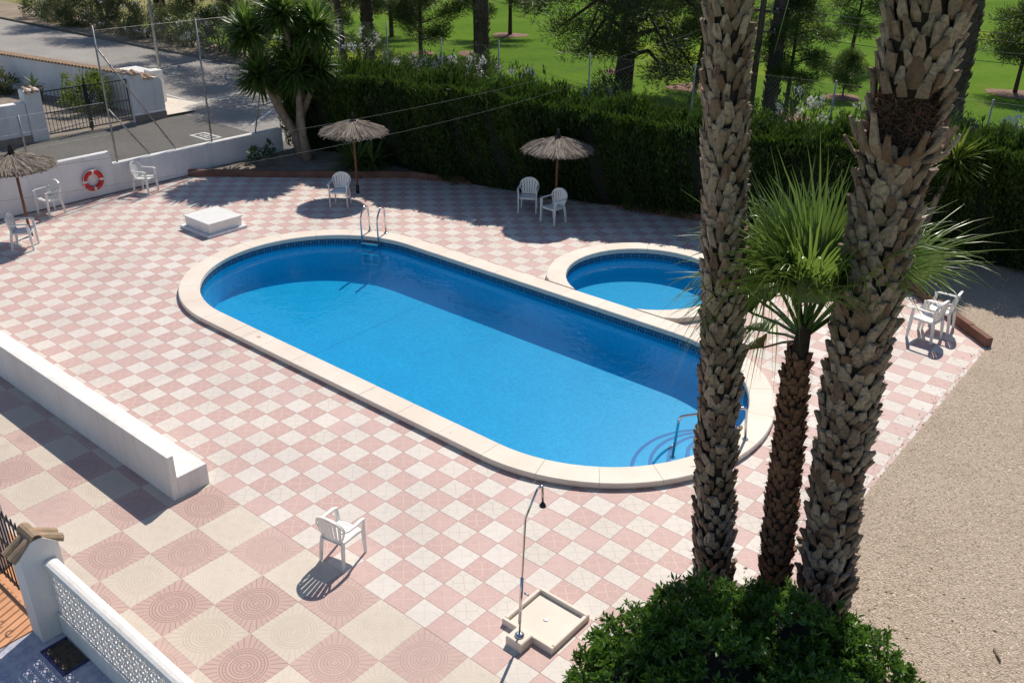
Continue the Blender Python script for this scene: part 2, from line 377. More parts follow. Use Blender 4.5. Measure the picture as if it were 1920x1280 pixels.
# ------------------------------------------------------------------ ground, roads
HX0, HX1, HY0, HY1 = -12.3, 1.6, 2.1, 12.7
poly_sheet('lawn', [[(-500, -300), (500, -300), (500, 700), (-500, 700)], [(HX0, HY0), (HX1, HY0), (HX1, HY1), (HX0, HY1)]], -.06, 'lawn')
poly_sheet('road', [[(-120, 12.9), (-25.6, 12.9), (-25.3, 12.4), (-18.2, 12.4), (-18.2, 16.2), (40, 17.6), (40, 20.0), (-33, 20.0), (-40, 19.6), (-120, 19.8)]], -.045, 'asphalt')
poly_sheet('side_street', [[(-25.3, -40), (-18.14, -40), (-18.14, 12.4), (-25.3, 12.4)]], -.045, 'asphalt2')
poly_sheet('dirt_verge', [[(-120, 19.85), (-40, 19.75), (-33, 20.15), (-20, 20.2), (-20, 22.0), (-36, 22.6), (-45, 23.5), (-120, 26)]], -.05, 'dirt')
o = MB()
for i in range(60):
    x0 = -95+i*1.1; y = 19.72 if x0 < -40 else 19.72+(x0+40)*.04
    o.box(x0, x0+1.08, y, y+.14, -.06, .06+random.uniform(-.01, .01), b=.01)
tag(o.build('kerb', 'asphalt2'), kind='structure')
# road paint
def paint(a, b, w):
    a = Vector(a); b = Vector(b); d = (b-a).normalized(); s = Vector((-d.y, d.x))*w/2
    m = MB(); m.add([(*(a+s), -.041), (*(a-s), -.041), (*(b-s), -.041), (*(b+s), -.041)], [(0, 1, 2, 3)])
    tag(m.build('road_marking', 'paint'), kind='structure')
paint((-26.6, 13.2), (-27.2, 16.3), .14); paint((-27.6, 13.9), (-34, 14.0), .10); paint((-22.0, 13.0), (-24.6, 16.4), .12)
mh = MB()
def ringq(m, x0, x1, y0, y1, w, z):
    for a in ((x0, x1, y0, y0+w), (x0, x1, y1-w, y1), (x0, x0+w, y0+w, y1-w), (x1-w, x1, y0+w, y1-w)): m.box(*a, z-.02, z)
ringq(mh, -22.35, -21.3, 10.75, 11.35, .10, -.038); ringq(mh, -22.1, -21.55, 10.95, 11.15, .05, -.036); mh.box(-21.9, -21.75, 11.03, 11.08, -.06, -.036)
tag(mh.build('painted_manhole_frame', 'paint'), 'white painted square frame round a manhole on the side street', 'manhole')

# ------------------------------------------------------------------ terrace
YC, XL, XR, RO, RI, ZC = 5.49, -8.90, -1.75, 2.92, 2.50, .11
KX, KY, KRI, KRO = -3.63, 9.95, 1.70, 2.12
KERB = [(-17.93, 7.98), (-16.56, 9.12), (-15.0, 10.38), (-13.84, 11.42), (-13.0, 12.16), (-12.46, 12.28), (-11.06, 13.04), (-10.24, 13.3), (-9.56, 13.5), (-8.17, 13.72), (-7.35, 13.84), (-4.75, 14.34), (-2.2, 14.75), (-.3, 14.2), (1.13, 13.05), (2.86, 11.5)]
def stadium(r, n=28):
    p = [(XR+r*math.cos(a), YC+r*math.sin(a)) for a in np.linspace(-PI/2, PI/2, n)]
    return p+[(XL+r*math.cos(a), YC+r*math.sin(a)) for a in np.linspace(PI/2, 3*PI/2, n)]
def kid_arc(r, ychord, n=40):
    a0 = math.asin((ychord-KY)/r)
    return [(KX+r*math.cos(a), KY+r*math.sin(a)) for a in np.linspace(a0, PI-a0, n)]
TERR = [(-17.93, -6), (2.86, -6), (2.86, 11.5)]+KERB[::-1][1:]
terrace = poly_sheet('terrace', [TERR, stadium(RI+.12), kid_arc(KRI+.12, YC+RO+.02)], -.0035, 'grout')

def clip(poly, nx, ny, d):
    """keep nx*x+ny*y >= d"""
    out = []
    for i, p in enumerate(poly):
        q = poly[(i+1) % len(poly)]; a = nx*p[0]+ny*p[1]-d; b = nx*q[0]+ny*q[1]-d
        if a >= 0: out.append(p)
        if a*b < 0: t = a/(a-b); out.append((p[0]+(q[0]-p[0])*t, p[1]+(q[1]-p[1])*t))
    return out
def sd_pool(x, y):
    cx = min(max(x, XL), XR); return math.hypot(x-cx, y-YC), cx
def inside(x, y, poly):
    c = False
    for i in range(len(poly)):
        (x1, y1), (x2, y2) = poly[i], poly[i-1]
        if (y1 > y) != (y2 > y) and x < (x2-x1)*(y-y1)/(y2-y1)+x1: c = not c
    return c
CAM = cam.matrix_world.translation; CINV = cam.matrix_world.inverted(); FPX = 1694.55
def pix(x, y, z=0):
    d = CINV @ Vector((x, y, z)); return (960+FPX*d.x/-d.z, 640-FPX*d.y/-d.z) if d.z < 0 else (-1e6, -1e6)
def in_view(x, y, z=0, m=40):
    u, v = pix(x, y, z); return -m < u < 1920+m and -m < v < 1280+m
def tile_poly(m, poly, z0, z1, b, mi, cen=(0, 0)):
    n = len(poly); cx = sum(p[0] for p in poly)/n; cy = sum(p[1] for p in poly)/n
    def ins(p, d):
        l = math.hypot(p[0]-cx, p[1]-cy)+1e-9; k = max(0, 1-d*1.41/l); return (cx+(p[0]-cx)*k-cen[0], cy+(p[1]-cy)*k-cen[1])
    vs = [(*ins(p, .0014), z0) for p in poly]+[(*ins(p, .0014), z1-b) for p in poly]+[(*ins(p, .0014+b), z1) for p in poly]
    fs = [tuple(range(2*n, 3*n))]
    for k in (0, n): fs += [(k+i, k+(i+1) % n, k+(i+1) % n+n, k+i+n) for i in range(n)]
    m.add(vs, fs, mi)
BED = [(1.75, -6), (2.86, -6), (2.86, 3.05), (2.2, 2.75), (1.75, 2.2)]
cells = []
for i in range(-52, 9):
    for j in range(-1, 45):
        x0, y0 = i*TX, j*TY; xc, yc = x0+TX/2, y0+TY/2
        poly = [(x0, y0), (x0+TX, y0), (x0+TX, y0+TY), (x0, y0+TY)]
        if x0 < -17.93: poly = clip(poly, 1, 0, -17.93)
        if x0+TX > 2.85: poly = clip(poly, -1, 0, -2.85)
        if len(poly) < 3: continue
        if not any(inside(p[0], p[1], TERR) for p in poly+[(xc, yc)]): continue
        d, cx = sd_pool(xc, yc)
        if d < RO+.4:
            nx, ny = (xc-cx)/d if d else 0, (yc-YC)/d if d else 1
            if min(sd_pool(*p)[0] for p in poly) < 2.75: poly = clip(poly, nx, ny, nx*cx+ny*YC+2.75)
        dk = math.hypot(xc-KX, yc-KY)
        if dk < KRO+.4 and len(poly) > 2:
            nx, ny = (xc-KX)/dk, (yc-KY)/dk
            if min(math.hypot(p[0]-KX, p[1]-KY) for p in poly) < 1.95: poly = clip(poly, nx, ny, nx*KX+ny*KY+1.95)
        if len(poly) < 3: continue
        if inside(xc, yc, BED): continue
        whole = len(poly) == 4 and abs(poly[2][0]-poly[0][0]-TX) < 1e-6 and abs(poly[2][1]-poly[0][1]-TY) < 1e-6
        cells.append((poly, (i+j) % 2, xc, yc, whole))
vis = sorted([c for c in cells if c[4] and in_view(c[2], c[3], 0, -10) and not (-13 < c[2] < -4.28 and -.9 < c[3] < -.3)], key=lambda c: (Vector((c[2], c[3], 0))-CAM).length)
single = set(id(c) for c in vis[:300])
tm = []
for k, mt in enumerate(('tile_white', 'tile_pink')):
    m = MB(); tile_poly(m, [(-TX/2, -TY/2), (TX/2, -TY/2), (TX/2, TY/2), (-TX/2, TY/2)], -.014, 0, .0015, 0); tm.append(m.mesh('floor_tile', mt))
rest = MB()
for c in cells:
    if id(c) in single:
        o = link('floor_tile', tm[c[1]], terrace); o.location = (c[2], c[3], random.uniform(-.0006, .0006)); o.rotation_euler = (random.uniform(-.0015, .0015), random.uniform(-.0015, .0015), random.uniform(-.004, .004))
    else: tile_poly(rest, c[0], -.014, random.uniform(-.0008, .0008), .0015, c[1])
tag(rest.build('floor_tiles', ['tile_white', 'tile_pink'], terrace), kind='stuff')
LX, LY = 2*TX, 2*TY; LX0, LY0 = -.035, -.334
lm = []
for mt in ('med_cream', 'med_pink'):
    m = MB(); tile_poly(m, [(-LX/2, -LY/2), (LX/2, -LY/2), (LX/2, LY/2), (-LX/2, LY/2)], -.014, 0, .002, 0); lm.append(m.mesh('medallion_tile', mt))
for k in range(-20, 3):
    for r in range(-4, 0):
        xc, yc = LX0+(k+.5)*LX, LY0+(r+.5)*LY
        if yc < -3.0 and xc > -3.2 and False: continue
        if not in_view(xc, yc, 0, 150): continue
        if inside(xc, yc, BED) : continue
        o = link('medallion_tile', lm[(k+r) % 2], terrace); o.location = (xc, yc, random.uniform(-.001, .001)-.001); o.rotation_euler = (random.uniform(-.002, .002), random.uniform(-.002, .002), random.uniform(-.003, .003))

# beds and gravel
poly_sheet('planting_bed', [KERB[:13]+[(-2.2, 18), (-17.93, 18)]], .09, 'soil')
poly_sheet('gravel', [[(2.862, -6), (30, -6), (30, 22), (-2.19, 22), (-2.19, 14.75), (-.3, 14.2), (1.13, 13.05), (2.862, 11.5)]], .012, 'gravel')
poly_sheet('palm_bed', [BED], -.002, 'soil')
# loose pebbles on the gravel
n = 70000
GX = RNG.uniform(2.9, 7.5, n); GY = RNG.uniform(1.5, 16.5, n); d2 = np.hypot(GX-5.67, GY+5.66)
keep = RNG.random(n) < np.clip(1.35-(d2-9)/14, .25, 1); extra = 7000
GX = np.r_[GX[keep], RNG.uniform(0, 2.9, extra)]; GY = np.r_[GY[keep], RNG.uniform(11.6, 16.5, extra)]
GX = np.r_[GX, 2.86-RNG.exponential(.09, 260)]; GY = np.r_[GY, RNG.uniform(3.2, 11.3, 260)]
ok = (GX > 2.9) | (GY > 11.9+(2.9-GX)*.92) | (np.arange(len(GX)) >= len(GX)-260); GX = GX[ok]; GY = GY[ok]; n = len(GX)
s = RNG.uniform(.007, .018, n)[:, None]; oc = np.array([(1, 0, 0), (0, 1, 0), (-1, 0, 0), (0, -1, 0), (0, 0, .6), (0, 0, -.6)], float)
an = RNG.uniform(0, 6.3, n); ca, sa = np.cos(an), np.sin(an)
B = oc[None]*RNG.uniform(.6, 1.3, (n, 6, 1)); X = B[..., 0]*ca[:, None]-B[..., 1]*sa[:, None]; Y = B[..., 0]*sa[:, None]+B[..., 1]*ca[:, None]
V = np.stack([GX[:, None]+X*s, GY[:, None]+Y*s, .014+B[..., 2]*s], -1).reshape(-1, 3)
f1 = np.array([(0, 1, 4), (1, 2, 4), (2, 3, 4), (3, 0, 4)]); F = (np.arange(n)[:, None, None]*6+f1[None]).reshape(-1, 3)
tag(np_mesh('loose_pebbles', V, F, 'pebble', np.repeat(RNG.random(n)**1.3, 4)), 'loose beige pebbles strewn over the gravel yard', 'pebbles', kind='stuff')

# terracotta kerb round the planting bed
kb = thing('bed_kerb', 'low terracotta kerb edging the tiled terrace along the hedge', 'kerb', (KERB[0][0], KERB[0][1], 0))
for a, b in zip(KERB[:-1], KERB[1:]):
    A = Vector(a); B_ = Vector(b); d = (B_-A).normalized(); s = Vector((-d.y, d.x))*.06; L = (B_-A).length; ns = max(1, round(L/.6))
    for q in range(ns):
        p0 = A+d*(L*q/ns+.002); p1 = A+d*(L*(q+1)/ns-.002); h = .19+random.uniform(-.012, .012)
        MB().prism([tuple(p0-s), tuple(p1-s), tuple(p1+s), tuple(p0+s)], -.02, h).build('kerb_block', 'terracotta', kb)

# ------------------------------------------------------------------ pools
ZF, ZFK, ZW = -.78, -.50, -.105
pool = thing('swimming_pool', 'large oval swimming pool with cream stone coping and blue mosaic lining', 'pool', (-5.3, YC, 0))
kid = thing('paddling_pool', 'small round paddling pool set against the long side of the large pool', 'pool', (KX, KY, 0))
def shell(path, z0, z1, mat, parent, name, closed=True):
    m = MB(); n = len(path); m.add([(x, y, z) for z in (z1, z0) for x, y in path], [((i+1) % n, i, i+n, (i+1) % n+n) for i in range(n if closed else n-1)], 0, False); return m.build(name, mat, parent)
inner = stadium(RI); kin = kid_arc(KRI, YC+RO+.015)
shell(inner, ZF, -.10, 'pool', pool, 'pool_wall'); shell(kin, ZFK, -.10, 'pool', kid, 'pool_wall')
for nm, lp, z, par in (('pool_floor', stadium(RI+.02), ZF, pool), ('pool_floor', kid_arc(KRI+.02, YC+RO), ZFK, kid)): poly_sheet(nm, [lp], z, 'pool', parent=par)
def resample(path, closed, step):
    P = [Vector(p) for p in path]+([Vector(path[0])] if closed else []); L = [0]
    for a, b in zip(P[:-1], P[1:]): L.append(L[-1]+(b-a).length)
    n = round(L[-1]/step); out = []; k = 0
    for i in range(n+1):
        t = L[-1]*i/n
        while k < len(L)-2 and L[k+1] < t: k += 1
        out.append(P[k].lerp(P[k+1], (t-L[k])/max(1e-9, L[k+1]-L[k])))
    return out
KEY = ['........', '.######.', '.#....#.', '.#.##.#.', '.#..#.#.', '.####.##']
def key_band(path, closed, parent, cell=.0235):
    pts = resample(path, closed, cell); m = MB(); h = .016
    for i in range(len(pts)-1):
        a, b = pts[i], pts[i+1]
        for r in range(6):
            z1 = -.0-r*h; z0 = z1-h; ch = KEY[r][i % 8]
            m.add([(a.x, a.y, z0), (b.x, b.y, z0), (b.x, b.y, z1), (a.x, a.y, z1)], [(3, 2, 1, 0)], 1 if ch == '#' else (0 if (i//8) % 1 == 0 else 2))
    m.build('key_pattern_band', ['key_blue', 'key_dark', 'key_pale'], parent)
key_band(stadium(RI-.002), True, pool); key_band(kid_arc(KRI-.002, YC+RO+.017), True, kid)
# coping stones
def coping(arc_in, arc_out, parent, step, z=ZC):
    n = len(arc_in); 
    for q in range(0, n-1, step):
        e = min(q+step, n-1); I = [Vector(p) for p in arc_in[q:e+1]]; O = [Vector(p) for p in arc_out[q:e+1]]
        g = .0025
        for A in (I, O):
            if len(A) > 1:
                d = (A[1]-A[0]).normalized(); A[0] = A[0]+d*g; d = (A[-2]-A[-1]).normalized(); A[-1] = A[-1]+d*g
        zz = z+random.uniform(-.0015, .0015); m = MB(); k = len(I)
        prof = [(0.03, 0.0), (0, .02), (0, zz-.014), (.014, zz)]      # rounded nosing on the water side
        rows = []
        for t, zv in prof: rows.append([(*(a.lerp(b, t/.42) if t else a), zv) for a, b in zip(I, O)])
        rows.append([(*(b.lerp(a, .012/.42)), zz) for a, b in zip(I, O)]); rows.append([(*b, zz-.012) for b in O]); rows.append([(*b, .035) for b in O])
        rows.append([(*(b.lerp(a, .03/.42)), .035) for a, b in zip(I, O)]); rows.append([(*(b.lerp(a, .03/.42)), -.02) for a, b in zip(I, O)])
        vs = [v for r in rows for v in r]; fs = []
        for r in range(len(rows)-1):
            for i in range(k-1): fs.append((r*k+i, r*k+i+1, (r+1)*k+i+1, (r+1)*k+i))
        nr = len(rows); fs += [tuple(r*k for r in range(nr))[::-1], tuple(r*k+k-1 for r in range(nr))]
        m.add(vs, fs, 0); m.build('coping_stone', 'coping', parent)
def seg_pts(r):
    a = [(XR+r*math.cos(t), YC+r*math.sin(t)) for t in np.linspace(-PI/2, PI/2, 41)]
    b = [(x, YC+r) for x in np.linspace(XR, XL, 9)][1:-1]
    c = [(XL+r*math.cos(t), YC+r*math.sin(t)) for t in np.linspace(PI/2, 3*PI/2, 41)]
    d = [(x, YC-r) for x in np.linspace(XL, XR, 9)][1:]
    return a, b, c, d
ai, bi, ci, di = seg_pts(RI); ao, bo, co, do = seg_pts(RO)
coping(ai, ao, pool, 4); coping([ai[-1]]+bi+[ci[0]], [ao[-1]]+bo+[co[0]], pool, 1); coping(ci, co, pool, 4); coping([ci[-1]]+di, [co[-1]]+do, pool, 1)
coping(kid_arc(KRI, YC+RO+.012, 41), [(KX+KRO*math.cos(a), max(YC+RO+.012, KY+KRO*math.sin(a))) for a in np.linspace(math.asin((YC+RO+.012-KY)/KRI), PI-math.asin((YC+RO+.012-KY)/KRI), 41)], kid, 4, ZC+.012)
# water
def water(loop, label):
    o = poly_sheet('water', [loop], ZW, 'water'); return o
water(stadium(RI-.006, 40), ''); water(kid_arc(KRI-.006, YC+RO+.022), '')
# entry steps, right end
SC = Vector((.72, 5.42))
def ray_r(ang, r):
    lo = 0; x = r
    for k in range(60):
        t = r*k/59
        if sd_pool(SC.x+math.cos(ang)*t, SC.y+math.sin(ang)*t)[0] > RI-.003: return max(.001, r*(k-1)/59)
    return r
for k, (r, z) in enumerate(((1.42, -.66), (1.14, -.53), (.86, -.40), (.58, -.27))):
    ring = [(SC.x+math.cos(a)*ray_r(a, r), SC.y+math.sin(a)*ray_r(a, r)) for a in np.linspace(PI*.35, PI*1.65, 60)]
    m = MB(); m.prism([tuple(SC)]+ring, ZF-.01, z); st = m.build('step', 'pool', pool)
    m = MB()
    for a0, a1 in zip(np.linspace(PI*.35, PI*1.65, 60)[:-1], np.linspace(PI*.35, PI*1.65, 60)[1:]):
        if ray_r(a0, r) < r-.02 or ray_r(a1, r) < r-.02: continue
        P = lambda a, q: (SC.x+math.cos(a)*q, SC.y+math.sin(a)*q)
        m.add([(*P(a0, r+.004), z-.05), (*P(a1, r+.004), z-.05), (*P(a1, r+.004), z+.003), (*P(a0, r+.004), z+.003), (*P(a1, r-.055), z+.003), (*P(a0, r-.055), z+.003)], [(0, 1, 2, 3), (3, 2, 4, 5)])
    m.build('step_edge', 'pool_dark', st)
# handrail at the steps
hr = thing('pool_handrail', 'bent steel handrail over the entry steps of the large pool', 'handrail', (.98, 5.5, ZC))
def arcpath(pts, r=.08, n=5):
    P = [Vector(p) for p in pts]; out = [P[0]]
    for a, b, c in zip(P[:-2], P[1:-1], P[2:]):
        d0 = (a-b).normalized(); d1 = (c-b).normalized(); q = min(r, (a-b).length*.45, (c-b).length*.45)
        for i in range(n+1):
            t = i/n; out.append((b+d0*q)*(1-t)**2+b*2*t*(1-t)+(b+d1*q)*t*t)
    return out+[P[-1]]
MB().tube(arcpath([(.98, 5.5, ZC), (.94, 5.48, .66), (.16, 4.9, .46), (.13, 4.87, -.27)]), .021, 10).build('rail', 'steel', hr)
MB().tube(arcpath([(.13, 4.87, -.05), (-.02, 4.76, -.22), (-.1, 4.7, -.40)]), .021, 8).build('lower_brace', 'steel', hr)
for p in ((.98, 5.5, ZC), (.13, 4.87, -.27)): MB().lathe([(.045, 0), (.045, .012), (.025, .02)], p, 14).build('flange', 'steel', hr)
# ladder, left end
LA = math.atan2(8.0-YC, -9.98-XL); ur = Vector((math.cos(LA), math.sin(LA))); ut = Vector((-ur.y, ur.x)); LC = Vector((XL, YC))
lad = thing('pool_ladder', 'steel pool ladder with two looped rails on the rounded far end of the large pool', 'ladder', (*(LC+ur*2.75), ZC))
for s in (-.21, .21):
    q = lambda r, z: (*(LC+ur*r+ut*s), z)
    MB().tube(arcpath([q(2.86, ZC), q(2.82, .74), q(2.62, .82), q(2.40, .62), q(2.42, -.62)], .14, 6), .021, 10).build('rail', 'steel', lad)
    MB().lathe([(.05, 0), (.05, .012), (.026, .022)], q(2.86, ZC), 14).build('flange', 'steel', lad)
for z in (-.03, -.28, -.53):
    a = LC+ur*2.40+ut*-.21; b = LC+ur*2.40+ut*.21
    MB().bar([(*a, z), (*b, z)], .085, .025, (ur.x, ur.y, 0)).build('tread', 'steel', lad)

# ------------------------------------------------------------------ bench, walls, balustrade
bn = thing('masonry_bench', 'long white plastered bench with a low back on the patterned terrace', 'bench', (-4.28, -.6, 0))
MB().box(-13, -4.275, -.772, -.32, -.005, .33, b=.008).build('seat', 'plaster', bn)
MB().box(-13, -4.278, -.865, -.774, -.005, .685, b=.006).build('backrest', 'plaster', bn)

bw = thing('boundary_wall', 'white rendered wall with a stepped top between terrace and side street', 'wall', (-18.03, 5, 0))
MB().box(-18.13, -17.935, -6, 5.78, -.06, 1.13, b=.012).build('wall_section', 'plaster2', bw)
MB().box(-18.128, -17.937, 5.783, 11.35, -.06, .80, b=.012).build('wall_section', 'plaster2', bw)
MB().box(-17.934, -17.925, -6, 7.95, -.005, .035).build('base_strip', 'base_dark', bw)

# balustrade by the house
bl = thing('balustrade', 'white openwork balustrade wall with a smooth rail beside the blue patio', 'balustrade', (-1, -2.93, 0))
MB().box(-3.028, 1.2, -3.02, -2.90, -.1, .265, b=.006).build('base_wall', 'plaster', bl)
MB().box(-3.028, 1.2, -3.026, -2.896, .267, .29, b=.006).build('ledge', 'plaster', bl)
rail = MB(); prof = [(-3.03, .955), (-3.03, .97), (-3.02, .99), (-2.99, 1.005), (-2.955, 1.01), (-2.92, 1.005), (-2.89, .99), (-2.88, .97), (-2.88, .955)]
rail.add([(x, y, z) for x in (-3.028, 1.2) for y, z in prof], [(i, i+1, i+10, i+9) for i in range(8)]+[(8, 0, 9, 17), tuple(range(9)), tuple(range(9, 18))[::-1]]); rail.build('top_rail', 'plaster', bl)
def block(s):
    m = MB(); t = .014; h = s/2-.002; w = .011
    m.box(-h, h, -t, t, -h, -h+w); m.box(-h, h, -t, t, h-w, h); m.box(-h, -h+w, -t+.001, t-.001, -h+w, h-w); m.box(h-w, h, -t+.001, t-.001, -h+w, h-w)
    m.tube([(.19*s*math.cos(a), 0, .19*s*math.sin(a)) for a in np.linspace(0, 2*PI, 13)], .0085, 5, cap=False)
    for sx in (-1, 1):
        m.bar([(sx*.18*s, 0, 0), (sx*h, 0, 0)], .026, .011, (0, 1, 0)); m.bar([(0, 0, sx*.18*s), (0, 0, sx*h)], .026, .011, (0, 1, 0))
        for sz in (-1, 1):
            c = Vector((sx*h, 0, sz*h)); m.tube([c+Vector((-sx*math.cos(a)*.34*s, 0, -sz*math.sin(a)*.34*s)) for a in np.linspace(0, PI/2, 6)], .0085, 5, cap=False)
    return m
bs = .1645; bme = block(bs).mesh('lattice_block', 'plaster')
for i in range(25):
    for j in range(4):
        o = link('lattice_block', bme, bl); o.location = Vector((-3.02+bs*(i+.5), -2.985, .292+bs*(j+.5)))-wloc(bl)
# gate piers with clay tiles
def barrel(m, p0, d, up, L, r, n=7, tw=.012):
    p0 = Vector(p0); d = Vector(d).normalized(); up = Vector(up).normalized(); s = d.cross(up); vs = []
    for k, (t, rr) in enumerate(((0, r), (L, r*.82))):
        for q in (rr, rr-tw):
            for i in range(n): a = PI*i/(n-1); vs.append(p0+d*t+s*q*math.cos(a)+up*q*math.sin(a))
    fs = []
    for i in range(n-1): fs += [(i, i+1, 2*n+i+1, 2*n+i), (n+i+1, n+i, 3*n+i, 3*n+i+1), (i+1, i, n+i, n+i+1), (2*n+i, 2*n+i+1, 3*n+i+1, 3*n+i)]
    fs += [(0, 2*n, 3*n, n), (n-1, 2*n-1, 4*n-1, 3*n-1)]
    m.add(vs, fs, 0, False)
def pier(x0, x1, y0, y1, z, label, grp, axis='x', tiles=True, zb=-.06):
    th = thing('gate_pier', label, 'pier', ((x0+x1)/2, (y0+y1)/2, 0), group=grp)
    ym = (y0+y1)/2; m = MB()
    if axis == 'x':
        pr_ = [(y0, zb), (y1, zb), (y1, z-.14), (ym+.05, z), (ym-.05, z), (y0, z-.14)]; n = 6
        m.add([(x0, y, q) for y, q in pr_]+[(x1, y, q) for y, q in pr_], [tuple(range(6))[::-1], tuple(range(6, 12))]+[(i, (i+1) % 6, (i+1) % 6+6, i+6) for i in range(6)])
        m.build('shaft', 'plaster', th)
        if tiles:
            w = (x1-x0)/2
            for sg in (-1, 1):
                for q in (.5, 1.5):
                    b = MB(); e = ym+sg*((y1-y0)/2+.05); dz = .17; L = math.hypot(e-ym, dz)
                    barrel(b, (x0+q*w, e, z-dz-.005), (0, ym-e, dz), (0, sg*dz, abs(ym-e)), L, w*.52); b.build('roof_tile', 'roof_tile', th)
            b = MB(); barrel(b, (x0-.03, ym, z+.0), (1, 0, 0), (0, 0, 1), x1-x0+.04, .075); b.build('roof_tile', 'roof_tile', th)
    return th
pier(-3.30, -3.035, -3.23, -2.82, 1.30, 'white gate pier with clay tile cap at the end of the balustrade', None)
pier(-4.85, -4.60, -3.23, -2.82, 1.30, 'white gate pier standing off the balustrade across the small black gate', None)
# small black gate between the piers
sg_ = thing('garden_gate', 'black iron bar gate hung between the two tile capped piers', 'gate', (-3.95, -3.05, 0))
for z in (.12, .75, 1.22): MB().box(-4.57, -3.33, -3.065, -3.045, z, z+.03).build('gate_rail', 'black_iron', sg_)
for k in range(12):
    x = -4.54+k*.108; MB().tube([(x, -3.055, .08), (x, -3.055, 1.32)], .009, 6).build('gate_bar', 'black_iron', sg_)
for k in range(5):
    x = -4.45+k*.22; MB().tube([(x+.05*math.cos(a), -3.055, .48+.05*math.sin(a)) for a in np.linspace(0, 1.6*PI, 10)], .007, 5).build('scroll', 'black_iron', sg_)
tag(MB().box(-6.5, -3.302, -3.75, -2.62, -.1, .02).build('gate_landing', 'orange'), kind='structure')
tag(MB().box(-6.5, -3.2, -3.79, -3.752, -.1, .024).build('landing_edge', 'navy'), kind='structure')
poly_sheet('patio', [[(-8, -9), (1.75, -9), (1.75, -3.022), (-8, -3.022)]], .003, 'patio')
pit = thing('planter_pit', 'square planting hole with navy tile rim in the blue patio', 'planter', (-2.66, -3.16, 0))
for a in ((-2.93, -2.40, -3.32, -3.285), (-2.93, -2.895, -3.284, -3.03), (-2.435, -2.40, -3.284, -3.03)): MB().box(*a, -.02, .014).build('rim', 'navy', pit)
m = MB(); nx = 14
vs = [(-2.893+.456*i/(nx-1), -3.283+.25*j/(nx-1), .006+random.uniform(-.002, .014)) for j in range(nx) for i in range(nx)]
m.add(vs, [(j*nx+i, j*nx+i+1, (j+1)*nx+i+1, (j+1)*nx+i) for j in range(nx-1) for i in range(nx-1)]); m.build('soil_fill', 'dark_soil', pit)

# ------------------------------------------------------------------ shower
sh = thing('outdoor_shower', 'steel pole shower with a square cream tray on the checkered terrace', 'shower', (.96, .19, 0))
tr = MB().box(.65, 1.31, .31, .95, -.004, .035, b=.004).build('tray', 'coping', sh)
for a in ((.62, 1.34, .28, .325), (.62, 1.34, .935, .98), (.62, .665, .326, .934), (1.295, 1.34, .326, .934)): MB().box(*a, -.004, .085+random.uniform(0, .003), b=.008).build('tray_rim', 'coping', tr)
MB().lathe([(.03, 0), (.03, .004), (.012, .005)], (.98, .63, .035), 14).build('drain', 'white_plastic', tr)
MB().box(.85, 1.07, .075, .276, -.004, .12, b=.012).build('footing', 'coping', sh)
MB().lathe([(.055, 0), (.055, .015), (.025, .03)], (.96, .18, .12), 16).build('flange', 'steel', sh)
MB().tube(arcpath([(.96, .18, .12), (.975, .19, .95), (.99, .205, 1.72), (1.08, .28, 2.09)], .03), .012, 10).build('pole', 'steel', sh)
MB().tube([(.961, .18, .3), (.974, .19, .95)], .018, 10).build('lower_pole', 'steel', sh)
MB().tube(arcpath([(1.08, .28, 2.09), (1.115, .31, 2.13), (1.125, .315, 1.93)], .05), .014, 8).build('arm', 'steel', sh)
MB().lathe([(.012, .05), (.03, .02), (.036, 0), (.034, -.008)][::-1], (1.125, .315, 1.88), 14).build('shower_head', 'black_iron', sh)
MB().tube([(.99, .215, .72), (1.05, .215, .72)], .012, 8).build('valve', 'steel', sh)

# ------------------------------------------------------------------ white service box
bx_ = thing('service_box', 'low white box with a flat lid standing on the checkered terrace', 'box', (-13.5, 5.9, 0))
MB().box(-14.12, -12.9, 5.33, 6.42, -.005, .07, b=.006).build('plinth', 'plaster2', bx_)
MB().box(-14.02, -12.99, 5.43, 6.33, .0705, .29, b=.004).build('body', 'white_plastic', bx_)
MB().box(-14.05, -12.96, 5.40, 6.36, .2905, .325, b=.006).build('lid', 'white_plastic', bx_)

# ------------------------------------------------------------------ life buoy on the wall
lb = thing('life_buoy', 'red ring life buoy with white bands hanging on the white wall', 'life buoy', (-17.87, 5.15, .50))
R0, r0 = .225, .062
def torus(a0, a1, R, r, n=40, c=(-17.87, 5.15, .50)):
    return [(c[0], c[1]+R*math.cos(a), c[2]+R*math.sin(a)) for a in np.linspace(a0, a1, n)]
MB().tube(torus(0, 2*PI, R0, r0, 49), r0, 14, cap=False).build('ring', 'red', lb)
for a in (0, PI/2, PI, 1.5*PI): MB().tube(torus(a-.13, a+.13, R0, r0, 6), r0+.003, 14, cap=False).build('band', 'rope', lb)
for k in range(4):
    a0 = k*PI/2; MB().tube([(-17.80+.0*t, 5.15+(R0+.06+.03*math.sin(t*PI))*math.cos(a0+t*PI/2), .5+(R0+.06+.03*math.sin(t*PI))*math.sin(a0+t*PI/2)) for t in np.linspace(0, 1, 9)], .008, 5).build('grab_rope', 'rope', lb)
MB().tube([(-17.935, 5.15, .70), (-17.84, 5.15, .70), (-17.84, 5.15, .735)], .01, 6).build('hook', 'galv', lb)

